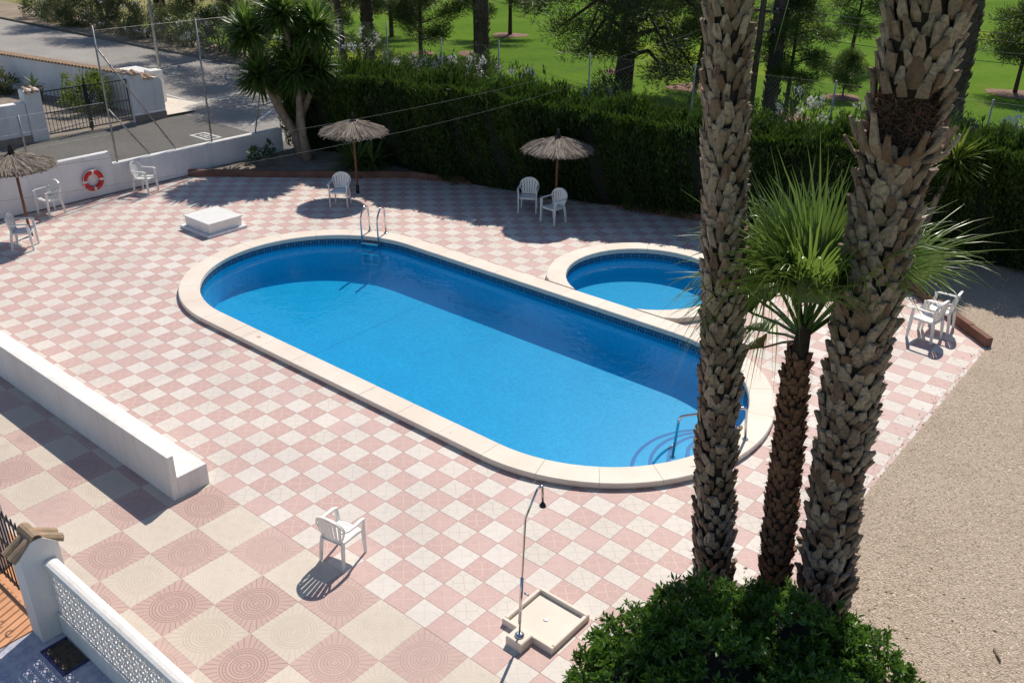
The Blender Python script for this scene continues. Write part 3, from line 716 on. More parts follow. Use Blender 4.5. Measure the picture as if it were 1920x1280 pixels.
# ------------------------------------------------------------------ thatched parasols
def parasol(loc, label, rs, lean=0):
    th = thing('thatched_parasol', label, 'parasol', loc, group='thatched parasols')
    m = MB(); m.tube([(0, 0, 0), (0, 0, 1.98)], .032, 10); x = link('pole', m.mesh('pole', 'pole_wood'), th)
    m = MB(); m.lathe([(.05, 0), (.05, .22), (.036, .225)], (0, 0, 0), 12); link('ground_sleeve', m.mesh('ground_sleeve', 'black_iron'), th)
    g = np.random.default_rng(rs)
    prof = lambda t: 1.98-.02*t-.27*t**1.35          # height of the thatch from the centre to the rim
    n = 3600; az = g.uniform(0, 2*PI, n); t0 = g.uniform(.05, .8, n)**.8; ln = g.uniform(.18, .5, n); t1 = np.minimum(t0+ln, g.normal(1.0, .035, n)); Rr = .89
    def P(t, a, dz): return np.stack([Rr*t*np.cos(a), Rr*t*np.sin(a), prof(t)+dz], 1)
    dz = g.uniform(-.03, .035, n); A = P(t0, az, dz); a2 = az+g.normal(0, .04, n); B = P(t1, a2, dz+g.normal(0, .012, n)); D = B-A; L = np.linalg.norm(D, axis=1)
    D = unit(D); up = np.array([[0, 0, 1.]]); S = unit(np.cross(D, up)+g.normal(0, .35, (n, 3))); w = g.uniform(.007, .017, n)[:, None]
    V = np.stack([A-S*w, A+S*w, B+S*w*.5, B-S*w*.5], 1).reshape(-1, 3); F = np.arange(4*n).reshape(n, 4)
    V = V+np.array(loc); np_mesh('thatch', V, F, 'straw', g.random(n), th)
    m = MB(); nn = 40; rr = [.02, .25, .5, .75, .97]; vs = [((.89*t)*math.cos(2*PI*k/nn), (.89*t)*math.sin(2*PI*k/nn), prof(t)-.035) for t in rr for k in range(nn)]
    m.add(vs, [(i*nn+k, i*nn+(k+1) % nn, (i+1)*nn+(k+1) % nn, (i+1)*nn+k) for i in range(4) for k in range(nn)]); me = m.mesh('light_block_cone', 'straw'); link('light_block_cone', me, th)  # solid cone added under the straw to block light
    # bound tip
    n = 260; az = g.uniform(0, 2*PI, n); z0 = g.uniform(1.9, 2.06, n); A = np.stack([.10*np.cos(az)*(2.12-z0)/.2, .10*np.sin(az)*(2.12-z0)/.2, z0], 1)
    B = np.stack([.022*np.cos(az), .022*np.sin(az), z0+g.uniform(.1, .16, n)], 1)
    V, F = leaves(A+np.array(loc), B-A, np.linalg.norm(B-A, axis=1)*1.1, .03); np_mesh('thatch_tip', V, F, 'thatch_cap', g.random(n), th)
    m = MB(); m.lathe([(.13, 1.90), (.075, 1.97), (.035, 2.06), (.022, 2.19), (.012, 2.20)], n=12); link('tip_binding', m.mesh('tip_binding', 'thatch_cap'), th)
    for k in range(8):
        a = 2*PI*k/8; m = MB(); m.tube([(.03*math.cos(a), .03*math.sin(a), 1.86), (.86*math.cos(a), .86*math.sin(a), 1.70)], .009, 5); link('rib', m.mesh('rib', 'pole_wood'), th)
    return th
parasol((-13.04, 10.11, 0), 'thatched parasol standing behind a single white chair beside the palm lily tree', 1)
parasol((-7.87, 12.32, 0), 'thatched parasol standing behind two white chairs in the hedge shade', 2)
parasol((-16.25, 2.66, 0), 'thatched parasol standing close to the white boundary wall', 3)

# ------------------------------------------------------------------ plastic chairs (front = +Y)
def chair_parts():
    P = {}
    m = MB(); nx, ny = 7, 7; vs = []
    for k, dz in ((0, 0), (1, -.014)):
        for j in range(ny):
            for i in range(nx):
                u = i/(nx-1)*2-1; v = j/(ny-1)*2-1; hw = .235-.03*(1-v)/2
                vs.append((u*hw, -.02+v*.225+(.02*(1-u*u) if j == ny-1 else 0), .425+.012*v-.018*(1-u*u)*(1-v*v)+dz-(.02 if j == ny-1 else 0)))
    N = nx*ny; fs = []
    for j in range(ny-1):
        for i in range(nx-1): a = j*nx+i; fs += [(a, a+1, a+nx+1, a+nx), (N+a, N+a+nx, N+a+nx+1, N+a+1)]
    ed = [i for i in range(nx)]+[nx*(j+1)-1 for j in range(1, ny)]+[nx*ny-1-i for i in range(1, nx)]+[nx*(ny-1-j) for j in range(1, ny-1)]
    fs += [(ed[q], N+ed[q], N+ed[(q+1) % len(ed)], ed[(q+1) % len(ed)]) for q in range(len(ed))]
    m.add(vs, fs, 0, True); m.bar([(-.20, .19, .40), (.20, .19, .40)], .05, .01, (0, 0, 1)); m.bar([(-.21, .17, .40), (-.19, -.2, .40)], .045, .01, (0, 0, 1)); m.bar([(.21, .17, .40), (.19, -.2, .40)], .045, .01, (0, 0, 1))
    P['seat'] = [m]
    def bp(x, z): return (x, -.225-.24*(z-.42)*.72+.55*x*x, z)
    m = MB(); out = []
    for t in np.linspace(0, 1, 25):
        a = PI*t; z = .665+.185*math.sin(a); hw = .262*math.cos(a); out.append((hw, z))
    low = [(.178, .43), (.205, .50), (.238, .58)]
    outline = low+out+[(-x, z) for x, z in low[::-1]]
    pts = [bp(x, z) for x, z in outline]; m.bar(pts, .040, .016, (0, -1, .0), smooth=False)
    def edge(x):
        if abs(x) >= .25: return .66
        return .665+.185*math.sqrt(max(0, 1-(x/.262)**2))
    for k in range(6):
        u = (k-2.5)/2.5; xt = u*.205; xb = u*.155; zt = edge(xt)-.012
        path = [bp(xb+(xt-xb)*t, .44+(zt-.44)*t) for t in np.linspace(0, 1, 6)]
        m.bar(path, [.050+.020*t for t in np.linspace(0, 1, 6)], .009, (1, 0, 0))
    m.bar([bp(x, .445) for x in np.linspace(-.18, .18, 7)], .05, .014, (0, 0, 1)); m.bar([bp(x, edge(x)-.03) for x in np.linspace(-.2, .2, 11)], .05, .012, (0, 0, 1))
    P['backrest'] = [m]
    P['leg'] = []; P['armrest'] = []
    for s in (-1, 1):
        m = MB()
        for a, b in ((.055, .009),): 
            m.bar([(s*.250, .215, 0), (s*.248, .205, .3), (s*.25, .20, .5), (s*.262, .19, .625)], [.042, .062, .06, .05], .03, (0, 1, 0))
        P['leg'].append(m)
        m = MB(); m.bar([(s*.225, -.265, 0), (s*.21, -.235, .3), (s*.195, -.205, .44)], [.042, .06, .06], .03, (0, 1, 0)); P['leg'].append(m)
        m = MB(); m.bar([(s*.262, .225, .618), (s*.272, .15, .642), (s*.278, -.02, .640), (s*.268, -.16, .640), (s*.235, -.262, .655)], [.045, .058, .055, .045, .035], .022, (1, 0, 0)); P['armrest'].append(m)
    return P
CP = {k: [m.mesh(k, 'white_plastic') for m in v] for k, v in chair_parts().items()}
def chair(x, y, face, label, k=1.0):
    """face: world angle (degrees) the sitter looks to"""
    th = thing('plastic_chair', label, 'chair', (x, y, 0), R_(face-90), 'white plastic chairs on the terrace'); th.scale = (.93*k, .95*k, .97*k)
    for k, ms in CP.items():
        for me in ms: link(k, me, th)
    return th
chair(-1.67, -.10, 100, 'white plastic armchair alone between bench and shower with its shadow behind', .87)
chair(-17.5, 3.75, -80, 'white plastic armchair against the wall between parasol and life buoy')
chair(-17.42, 6.35, 28, 'white plastic armchair against the wall beyond the life buoy')
chair(-15.55, 2.25, 52, 'white plastic armchair in front of the parasol by the wall')
chair(-12.55, 9.1, -55, 'white plastic armchair alone under the parasol next to the pool ladder')
chair(-8.55, 12.02, -58, 'white plastic armchair of the pair in hedge shade, set facing the pool')
chair(-7.52, 11.75, -95, 'white plastic armchair of the pair in hedge shade, turned to the other chair')
chair(1.79, 11.16, 172, 'white plastic armchair on the terrace corner farther from the terracotta kerb')
chair(1.86, 11.74, 182, 'white plastic armchair on the terrace corner touching the terracotta kerb')

# ------------------------------------------------------------------ chain link fences
def chain_mesh(parent, a, b, z0, z1, step=.085, r=.0016):
    a = Vector(a); b = Vector(b); L = (b-a).length; d = (b-a)/L; H = z1-z0; m = MB(); nrm = Vector((-d.y, d.x))
    def strip(p, q):
        p0 = Vector((*(a+d*p[0]), z0+p[1])); p1 = Vector((*(a+d*q[0]), z0+q[1])); dr = (p1-p0).normalized(); s1 = dr.cross(Vector((*nrm, 0))).normalized()*r; s2 = Vector((*nrm, 0))*r
        c = [s1+s2*.5, -s1+s2*.5, -s2]
        m.add([p0+x for x in c]+[p1+x for x in c], [(0, 1, 4, 3), (1, 2, 5, 4), (2, 0, 3, 5)])
    k = -H
    while k < L:
        s0 = max(0, k); e0 = min(L, k+H)
        if e0 > s0: strip((s0, s0-k), (e0, e0-k)); strip((s0, H-(s0-k)), (e0, H-(e0-k)))
        k += step
    for z in np.linspace(0, H, 4): strip((0, z), (L, z))
    return m.build('wire_mesh', 'galv', parent)
f1 = thing('chain_link_fence', 'tall chain link fence with braced posts on top of the stepped white wall', 'fence', (-18.03, 6, .8))
MB().tube([(-18.04, 5.98, .8), (-18.04, 5.98, 4.32)], .026, 8).build('post', 'galv', f1)
MB().tube([(-18.04, 8.93, .8), (-18.04, 8.93, 4.24)], .026, 8).build('post', 'galv', f1)
MB().tube([(-18.04, 6.0, 3.75), (-18.04, 7.75, .82)], .022, 8).build('brace', 'galv', f1); MB().tube([(-18.04, 6.0, 2.2), (-18.04, 6.95, .82)], .022, 8).build('brace', 'galv', f1)
MB().tube([(-18.04, 10.45, .8), (-18.04, 10.85, 2.2)], .022, 8).build('brace', 'galv', f1)
chain_mesh(f1, (-18.04, 5.98), (-18.04, 11.35), .82, 4.2)
f2 = thing('chain_link_fence', 'low chain link fence on the higher part of the white wall beyond the parasol', 'fence', (-18.03, 3, 1.13))
for y, z in ((3.7, 2.42), (.9, 2.42), (-1.9, 2.42)): MB().tube([(-18.04, y, 1.13), (-18.04, y, z)], .024, 8).build('post', 'galv', f2)
chain_mesh(f2, (-18.04, -2), (-18.04, 5.95), 1.15, 2.4)
f3 = thing('chain_link_fence', 'tall chain link fence on thin posts running behind the cypress hedge', 'fence', (-9, 15.55, 0))
FP = [(-20.0, 15.6, 3.5), (-18.2, 16.2, 3.5), (-15.0, 15.55, 3.36), (-12.7, 15.65, 3.5), (-9.3, 15.57, 3.5), (-6.25, 16.0, 3.5), (.86, 16.5, 3.5), (-2.6, 16.3, 3.5), (4.6, 16.8, 3.5)]
for x, y, z in FP: MB().tube([(x, y, -.06), (x, y, z)], .021, 8).build('post', 'galv', f3)
fs_ = sorted(FP); 
for a, b in zip(fs_[:-1], fs_[1:]): chain_mesh(f3, a[:2], b[:2], .1, min(a[2], b[2])-.06, .12, .001)

# ------------------------------------------------------------------ neighbour plot across the side street
nw = thing('garden_wall', 'low white garden wall beside the tile capped pier across the street', 'wall', (-25.4, 4, 0))
MB().box(-25.6, -25.32, -12, 6.86, -.06, 1.22, b=.015).build('wall_section', 'plaster2', nw)
MB().box(-25.318, -25.30, -12, 7.4, -.05, .18).build('base_strip', 'base_dark', nw)
nw2 = thing('gate_wall', 'short white wall with rounded shoulder and clay tiles right of the black driveway gate', 'wall', (-25.4, 11, 0))
sp = [(10.50, -.06), (11.72, -.06), (11.72, 1.22)]+[(11.52+.2*math.cos(a), 1.22+.2*math.sin(a)) for a in np.linspace(0, PI/2, 6)][1:]+[(11.0, 1.42), (10.98, 1.62), (10.62, 1.62), (10.50, 1.5)]
m = MB(); n = len(sp); m.add([(-25.62, y, z) for y, z in sp]+[(-25.32, y, z) for y, z in sp], [tuple(range(n))[::-1], tuple(range(n, 2*n))]+[(i, (i+1) % n, (i+1) % n+n, i+n) for i in range(n)]); m.build('wall_section', 'plaster2', nw2)
for (y, z) in ((10.62, 1.60), (10.82, 1.60), (11.10, 1.40), (11.30, 1.40)):
    b = MB(); barrel(b, (-25.22, y, z-.02), (-1, 0, .25), (.25, 0, 1), .42, .09); b.build('roof_tile', 'roof_tile', nw2)
MB().box(-25.318, -25.30, 10.5, 11.73, -.05, .20).build('base_strip', 'base_dark', nw2)
np_ = thing('gate_pier', 'white pier with a pair of clay tiles left of the black driveway gate', 'pier', (-25.4, 7.1, 0))
MB().box(-25.66, -25.27, 6.88, 7.40, -.06, 1.62, b=.05).build('shaft', 'plaster2', np_)
for y in (7.0, 7.22): b = MB(); barrel(b, (-25.16, y, 1.50), (-1, 0, .3), (.3, 0, 1), .42, .10); b.build('roof_tile', 'roof_tile', np_)
gt = thing('driveway_gate', 'black iron double gate of upright bars across the gravel driveway', 'gate', (-25.45, 8.95, 0))
for y0, y1 in ((7.43, 8.93), (8.99, 10.47)):
    for z in (.06, .74, 1.44): MB().box(-25.47, -25.44, y0, y1, z, z+.035).build('gate_rail', 'black_iron', gt)
    for y in (y0, y1-.04): MB().box(-25.475, -25.435, y, y+.04, .03, 1.50).build('gate_stile', 'black_iron', gt)
    for k in range(1, 12): y = y0+(y1-y0)*k/12; MB().tube([(-25.455, y, .07), (-25.455, y, 1.46)], .011, 5).build('gate_bar', 'black_iron', gt)
MB().box(-25.48, -25.43, 8.935, 8.985, -.05, 1.72).build('centre_post', 'black_iron', gt)
bwl = thing('tile_capped_wall', 'white garden wall capped with a row of clay tiles along the road', 'wall', (-31, 11.3, 0))
A = Vector((-38.5, 9.9)); B_ = Vector((-26.0, 11.75)); d = (B_-A).normalized(); s = Vector((-d.y, d.x))*.1; L = (B_-A).length
MB().prism([tuple(A-s), tuple(B_-s), tuple(B_+s), tuple(A+s)], -.06, 1.28).build('wall_section', 'plaster2', bwl)
for k in range(int(L/.21)):
    p = A+d*(k*.21+.1); b = MB(); n_ = Vector((-d.y, d.x)); barrel(b, (*(p-n_*.17), 1.27), (n_.x, n_.y, .12), (-n_.x*.12, -n_.y*.12, 1), .36, .095); b.build('roof_tile', 'roof_tile', bwl)
poly_sheet('driveway', [[(-60, -20), (-25.3, -20), (-25.3, 11.7), (-60, 6.6)]], -.04, 'soil')
poly_sheet('corner_pavement', [[(-25.3, 11.75), (-25.3, 12.9), (-26.4, 13.7), (-30, 13.1), (-30, 12.0)]], .05, 'coping')
cb = thing('utility_cabinet', 'white roofed utility cabinet at the corner of the tile capped wall', 'cabinet', (-28.6, 12.6, 0))
MB().box(-29.4, -27.9, 12.1, 13.0, .04, 1.05, b=.01).build('body', 'plaster', cb)
for k in range(5): MB().box(-29.5+k*.34, -29.17+k*.34, 12.0, 13.1, 1.052, 1.14, b=.02).build('roof_slab', 'plaster', cb)
MB().box(-27.88, -27.4, 12.5, 13.0, .04, 1.25, b=.01).build('pillar', 'plaster', cb)
lp = thing('lamp_post', 'thin grey lamp post rising behind the white utility cabinet', 'lamp post', (-28.2, 13.35, 0))
MB().tube([(-28.2, 13.35, -.05), (-28.2, 13.35, 7.2)], [.065, .045], 10).build('shaft', 'galv', lp)
MB().tube(arcpath([(-28.2, 13.35, 7.2), (-28.2, 13.4, 7.5), (-28.2, 14.4, 7.6)], .2), .03, 8).build('arm', 'galv', lp)
MB().box(-28.32, -28.08, 14.3, 14.85, 7.55, 7.66, b=.03).build('lamp_head', 'galv', lp)

# ------------------------------------------------------------------ foliage helpers
def blob_pts(n, c, rad, shell=.55, squash=None):
    d = rdir(n); r = (RNG.uniform(shell**3, 1, n)**(1/3))[:, None]
    return np.array(c)+d*r*np.array(rad), d
def clumpy(n, c, rad, k, cr):
    """leaf points gathered in k clumps near the surface of an ellipsoid"""
    cc, dd = blob_pts(k, c, rad, .6); idx = RNG.integers(0, k, n); p = cc[idx]+rdir(n)*(RNG.random(n)[:, None]**.5)*cr
    return p, unit(p-np.array(c)), idx
def shrub(name, label, cat, loc, rad, mat, n=2500, L=.16, W=.05, k=40, cr=.25, flowers=0, fmat='flower', group=None, fs=.09):
    th = thing(name, label, cat, (loc[0], loc[1], 0), group=group)
    c = (loc[0], loc[1], loc[2]+rad[2]*.85)
    p, d, idx = clumpy(n, c, rad, k, cr); p[:, 2] = np.maximum(p[:, 2], loc[2]+.02)
    tone = RNG.random(k); leaf_obj('foliage', p, d*.8+rdir(n)*.8+np.array([0, 0, .5]), RNG.uniform(.7, 1.2, n)*L, W, mat, th, rnd=np.clip(tone[idx]*.6+RNG.random(n)*.5, 0, 1))
    if flowers:
        q, d2, _ = clumpy(flowers, c, np.array(rad)*1.03, max(6, k//2), cr*.6); up = q[:, 2] > c[2]-rad[2]*.35; q = q[up]; d2 = d2[up]
        tag(leaf_obj('flowers', q, d2+rdir(len(q))*.6, fs, fs*.8, fmat, th), kind='stuff')
    m = MB()
    for q in range(5):
        a = q*1.3; m.tube([(loc[0], loc[1], loc[2]-.05), (loc[0]+rad[0]*.3*math.cos(a), loc[1]+rad[1]*.3*math.sin(a), c[2]), (loc[0]+rad[0]*.6*math.cos(a), loc[1]+rad[1]*.6*math.sin(a), c[2]+rad[2]*.4)], [.03, .02, .01], 5)
    m.build('stem', 'bark', th); return th
def pine(label, loc, h, base, crown, mat='pine', n=7000, tr=.12, lean=(0, 0), nb=14, L=.22, W=.045, low=0, group='pines on the golf lawn', name='pine_tree', cr=.55):
    """crown = (rx, ry) ; base = height where branches begin"""
    x, y = loc; th = thing(name, label, 'tree', (x, y, 0), group=group)
    tp = lambda t: Vector((x+lean[0]*t, y+lean[1]*t, -.1+h*t)); m = MB()
    m.tube([tp(t) for t in np.linspace(0, 1, 9)], [tr*(1-.8*t) for t in np.linspace(0, 1, 9)], 9); tips = []
    for b in range(nb):
        t = base/h+(1-base/h)*(b+.3)/nb; a = b*2.4+random.uniform(-.4, .4); k = math.sin(PI*min(1, .12+.95*(t*h-base)/(h-base+1e-6)))**.6
        reach = crown[0]*k*random.uniform(.75, 1.1); p0 = tp(t); d = Vector((math.cos(a), math.sin(a), 0))
        p1 = p0+d*reach*.5+Vector((0, 0, reach*.16)); p2 = p0+d*reach+Vector((0, 0, reach*(.22-low*random.uniform(.4, 1.0))))
        MB().tube([p0, p1, p2], [tr*.32, tr*.2, tr*.08], 5).build('branch', 'bark', th)
        tips += [p1.lerp(p2, u)+Vector((random.gauss(0, .2), random.gauss(0, .2), random.gauss(0, .15)))*crown[0]*.35 for u in (-.2, .3, .55, .8, 1.0, 1.0)]
    tips += [tp(1)+Vector((random.gauss(0, .25), random.gauss(0, .25), random.uniform(-.4, .3)))*crown[0]*.4 for _ in range(8)]
    m.build('trunk', 'bark', th)
    n = int(n*2.3); L *= .95; W *= .5; T = np.array([tuple(t) for t in tips]); idx = RNG.integers(0, len(T), n); off = rdir(n)*(RNG.random(n)[:, None]**.6)*np.array([1, 1, .62])*cr
    tone = RNG.random(len(T)); p = T[idx]+off; leaf_obj('crown', p, unit(off)+np.array([0, 0, .45])+rdir(n)*.5, RNG.uniform(.6, 1.2, n)*L, W, mat, th, rnd=np.clip(tone[idx]*.55+RNG.random(n)*.55, 0, 1))
    return th
def mulch(x, y, r):
    m = MB(); n = 22; ph = random.random()*6
    ring = [(x+r*(1+.12*math.sin(3*a+ph)+.05*math.sin(7*a))*math.cos(a), y+r*(1+.12*math.sin(3*a+ph))*math.sin(a), -.045) for a in np.linspace(0, 2*PI, n, endpoint=False)]
    m.add(ring+[(x, y, .02)], [(i, (i+1) % n, n) for i in range(n)]); tag(m.build('mulch_ring', 'mulch'), kind='structure')

# ------------------------------------------------------------------ cypress hedge
HL = [(-18.6, 12.6, 2.5), (-16.5, 12.7, 2.55), (-14.0, 12.85, 2.65), (-12.4, 12.95, 2.7), (-10.2, 13.4, 2.68), (-8.0, 13.95, 2.52), (-4.8, 14.75, 2.35), (-1.5, 15.35, 2.45), (1.1, 16.25, 2.62), (3.5, 16.6, 2.7), (9.5, 17.6, 2.75)]
hedge = thing('cypress_hedge', 'tall dark clipped cypress hedge running behind the terrace and pools', 'hedge', (-8, 14, 0))
hx = np.array(HL); hl = np.r_[0, np.cumsum(np.hypot(np.diff(hx[:, 0]), np.diff(hx[:, 1])))]
def hline(t): return np.stack([np.interp(t, hl, hx[:, k]) for k in range(3)], -1)
def hnorm(t):
    d = hline(t+.3)-hline(t-.3); d = d[:, :2]/np.linalg.norm(d[:, :2], axis=1, keepdims=True); return np.stack([d[:, 1], -d[:, 0]], -1)   # towards the terrace
def wob(t, z): return .10*np.sin(t*2.1+z*.6)+.09*np.sin(t*4.7+1+z*1.3)+.05*np.sin(t*11+z*2)
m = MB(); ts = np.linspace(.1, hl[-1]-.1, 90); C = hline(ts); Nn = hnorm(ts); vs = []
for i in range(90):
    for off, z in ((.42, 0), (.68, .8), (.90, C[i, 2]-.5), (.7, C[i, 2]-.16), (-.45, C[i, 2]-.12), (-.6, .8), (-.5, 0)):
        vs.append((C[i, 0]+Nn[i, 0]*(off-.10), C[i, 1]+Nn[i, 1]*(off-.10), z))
m.add(vs, [(i*7+k, (i+1)*7+k, (i+1)*7+k+1, i*7+k+1) for i in range(89) for k in range(6)]); m.build('shade_core', 'bush_core', hedge)  # dark core added to block light through the hedge
n = 110000; t = RNG.uniform(0, hl[-1], n); C = hline(t); Nn = hnorm(t); z = RNG.random(n)**.8*C[:, 2]
off = .50+.55*np.clip(z/C[:, 2], 0, 1)+wob(t, z)-RNG.random(n)**2*.28-np.clip(z-C[:, 2]+.35, 0, 1)*.6
P = np.stack([C[:, 0]+Nn[:, 0]*off, C[:, 1]+Nn[:, 1]*off, z], -1)
D = np.stack([Nn[:, 0]*.45, Nn[:, 1]*.45, np.ones(n)*1.0], -1)+RNG.normal(0, .35, (n, 3))
n2 = 42000; t2 = RNG.uniform(0, hl[-1], n2); C2 = hline(t2); N2 = hnorm(t2); o2 = RNG.uniform(-.62, 1.0, n2); hump = .16*np.sin(t2*2.3+o2*2)+.13*np.sin(t2*5.9+o2*3+2)+.07*np.sin(t2*13+1)
z2 = C2[:, 2]+hump-.30*np.abs(o2)**2+RNG.uniform(-.22, .10, n2)
P2 = np.stack([C2[:, 0]+N2[:, 0]*o2, C2[:, 1]+N2[:, 1]*o2, z2], -1); D2 = np.array([0, 0, 1.])+RNG.normal(0, .3, (n2, 3))
# upright leaders standing above the clipped top
k = 700; t3 = RNG.uniform(0, hl[-1], k); C3 = hline(t3); N3 = hnorm(t3); o3 = RNG.uniform(-.6, .55, k); h3 = RNG.gamma(2.2, .10, k); per = 26
ii = np.repeat(np.arange(k), per); u3 = RNG.random(k*per); P3 = np.stack([C3[ii, 0]+N3[ii, 0]*o3[ii], C3[ii, 1]+N3[ii, 1]*o3[ii], C3[ii, 2]-.15+h3[ii]*u3*1.3], -1)+RNG.normal(0, .045, (k*per, 3))*(1.2-u3)[:, None]
D3 = np.array([0, 0, 1.])+RNG.normal(0, .28, (k*per, 3))
PA = np.r_[P, P2, P3]; DA = np.r_[D, D2, D3]; na = len(PA)
leaf_obj('foliage', PA, DA, RNG.uniform(.09, .21, na), RNG.uniform(.022, .05, na), 'hedge', hedge, rnd=np.clip(RNG.random(na)*.7+.3*np.sin(PA[:, 0]*1.7)*np.sin(PA[:, 0]*.6+1)+.1, 0, 1))

# ------------------------------------------------------------------ yuccas
def rosette(parent, c, R, n, mat='yucca', up=.35, w=.055, dead=0):
    c = np.array(c, float); el = np.arcsin(RNG.uniform(-.75 if dead else -.5, 1, n)); az = RNG.uniform(0, 2*PI, n)
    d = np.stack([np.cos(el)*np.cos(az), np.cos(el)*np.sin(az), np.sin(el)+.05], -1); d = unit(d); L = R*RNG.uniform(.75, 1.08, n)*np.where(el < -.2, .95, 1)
    base = c+d*.10+np.array([0, 0, 1.])*RNG.uniform(-.25, .12, n)[:, None]*R
    S = unit(np.cross(d, np.array([0, 0, 1.])+RNG.normal(0, .15, (n, 3)))); Nn = np.cross(S, d); Vs = []
    prof = [(0, .55, 0), (.35, 1, .0), (.7, .75, -.04), (1.0, .04, -.13)]
    for t, ww, dr in prof:
        p = base+d*(L*t)[:, None]+np.array([0, 0, 1.])*(dr*L*np.clip(1-np.abs(d[:, 2]), .2, 1))[:, None]
        Vs += [p-S*w*ww*.5+Nn*w*ww*.14, p, p+S*w*ww*.5+Nn*w*ww*.14]
    V = np.stack(Vs, 1); F = []
    for k in range(3):
        for q in range(2): a = k*3+q; F.append((a, a+1, a+4, a+3))
    F = (np.arange(n)[:, None, None]*12+np.array(F)[None]).reshape(-1, 4)
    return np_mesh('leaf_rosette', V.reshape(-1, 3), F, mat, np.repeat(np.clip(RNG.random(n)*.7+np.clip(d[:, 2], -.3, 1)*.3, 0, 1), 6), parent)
yt = thing('palm_lily_tree', 'big yucca tree with pale leaning trunks in the bed beside the wall', 'yucca', (-16.7, 11.3, .09))
heads = [((-16.72, 11.25, 2.7), .95, 260), ((-17.45, 10.4, 2.6), .85, 190), ((-17.6, 10.3, 3.85), .85, 180), ((-16.9, 11.0, 4.35), .9, 190), ((-16.3, 11.7, 3.95), .85, 180), ((-16.35, 11.75, 2.75), .75, 150), ((-17.05, 11.5, 3.4), .8, 130)]
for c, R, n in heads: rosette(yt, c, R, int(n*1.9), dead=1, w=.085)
for pts, r in (([(-16.5, 11.15, 0), (-16.62, 11.15, .8), (-16.68, 11.18, 1.7), (-16.75, 11.2, 2.7)], [.19, .12, .10, .09]), ([(-16.85, 11.3, 0), (-17.05, 11.2, .8), (-17.3, 10.85, 1.6), (-17.4, 10.5, 2.5)], [.22, .16, .12, .09]), ([(-17.0, 11.3, .5), (-16.9, 11.4, 2.0), (-16.9, 11.05, 4.25)], [.14, .11, .08]), ([(-16.95, 11.35, 1.2), (-16.5, 11.7, 2.4), (-16.3, 11.7, 3.85)], [.10, .09, .07]), ([(-17.25, 10.95, 1.4), (-17.35, 10.7, 2.8), (-17.58, 10.32, 3.75)], [.10, .08, .07])):
    MB().tube(pts, r, 10).build('trunk', 'yucca_bark', yt)
y2 = thing('yucca_plant', 'bright spiky yucca at the hedge foot on the gravel side', 'yucca', (.75, 15.3, .0))
for c, R, n in (((.68, 15.25, 2.35), .72, 210), ((-.9, 14.75, 2.3), .75, 190), ((-.2, 15.1, 1.7), .6, 130)): rosette(y2, c, R, n, 'shrub', w=.05)
for c in ((.68, 15.25, 2.35), (-.9, 14.75, 2.3), (-.2, 15.1, 1.7)): MB().tube([(.2, 15.35, 0), (.4*c[0]+.12, 15.3, c[2]*.5), c], [.10, .08, .06], 8).build('stem', 'yucca_bark', y2)
y3 = thing('agave_plant', 'low dark sword leaved plant in the bed behind the single chair parasol', 'plant', (-14.6, 11.5, .09)); rosette(y3, (-14.6, 11.45, .35), .85, 150, w=.05); rosette(y3, (-14.2, 11.75, .35), .7, 90, w=.05)
y4 = thing('succulent_plant', 'small dark bushy succulent on the pale bed by the wall', 'plant', (-16.9, 9.75, .09)); 
for k in range(9): rosette(y4, (-16.9+random.gauss(0, .25), 9.75+random.gauss(0, .25), .3+random.random()*.35), .16, 26, 'oleander', w=.06)

# ------------------------------------------------------------------ oleanders beyond the hedge and along the road
for i, (x, y, r, h) in enumerate([(-24.6, 20.9, 1.0, 1.05), (-22.6, 20.8, 1.0, .62), (-20.9, 20.7, 1.0, .75), (-19.2, 20.6, .9, .72), (-17.6, 20.4, .9, .85), (-15.6, 20.3, .9, .75), (-12.4, 20.6, 1.0, .6), (-5.6, 22.0, 1.0, .85), (-3.6, 22.2, 1.0, .8), (-1.4, 22.6, 1.0, .75), (.6, 23.2, 1.1, .9), (2.6, 23.5, 1.0, .8), (-7.6, 21.8, 1.0, .65)]):
    shrub('oleander_bush', 'white flowering oleander seen over the hedge top at the lawn edge', 'shrub', (x, y, -.05), (r, .8, h*1.3), 'oleander', 2200, .17, .035, 40, .28, 620, group='oleanders behind the hedge', fs=.085)
for i, (x, y, r, h, fl) in enumerate([(-54, 21.6, 1.5, .9, 60), (-51.2, 21.4, 1.4, .85, 80), (-48.6, 21.7, 1.3, .95, 60), (-46.2, 21.5, 1.5, 1.1, 320), (-43.6, 21.6, 1.3, 1.0, 260), (-41.4, 21.6, 1.3, 1.0, 160), (-39.0, 21.5, 1.4, 1.15, 360), (-36.8, 21.7, 1.4, 1.1, 360), (-34.4, 21.8, 1.3, 1.2, 200), (-32.0, 21.9, 1.4, 1.3, 100), (-29.6, 21.9, 1.3, 1.2, 120), (-57, 22, 1.4, .9, 40)]):
    shrub('oleander_bush', 'dusty yellow green oleander with few flowers on the far road verge' if fl < 100 else 'white flowering oleander on the dirt verge along the far road edge', 'shrub', (x, y, -.05), (r, 1.0, h), 'oleander_dry' if i < 6 else 'oleander', 2600, .2, .05, 45, .35, fl, group='oleanders on the road verge', fs=.11)
shrub('garden_shrub', 'round yellow green shrub behind the black driveway gate', 'shrub', (-28.4, 10.35, -.04), (1.0, .85, .72), 'shrub', 3200, .14, .05, 50, .25)
shrub('garden_shrub', 'dull green shrub against the tile capped wall', 'shrub', (-34.0, 9.6, -.04), (.7, .6, .5), 'oleander_dry', 1300, .14, .05, 24, .2)
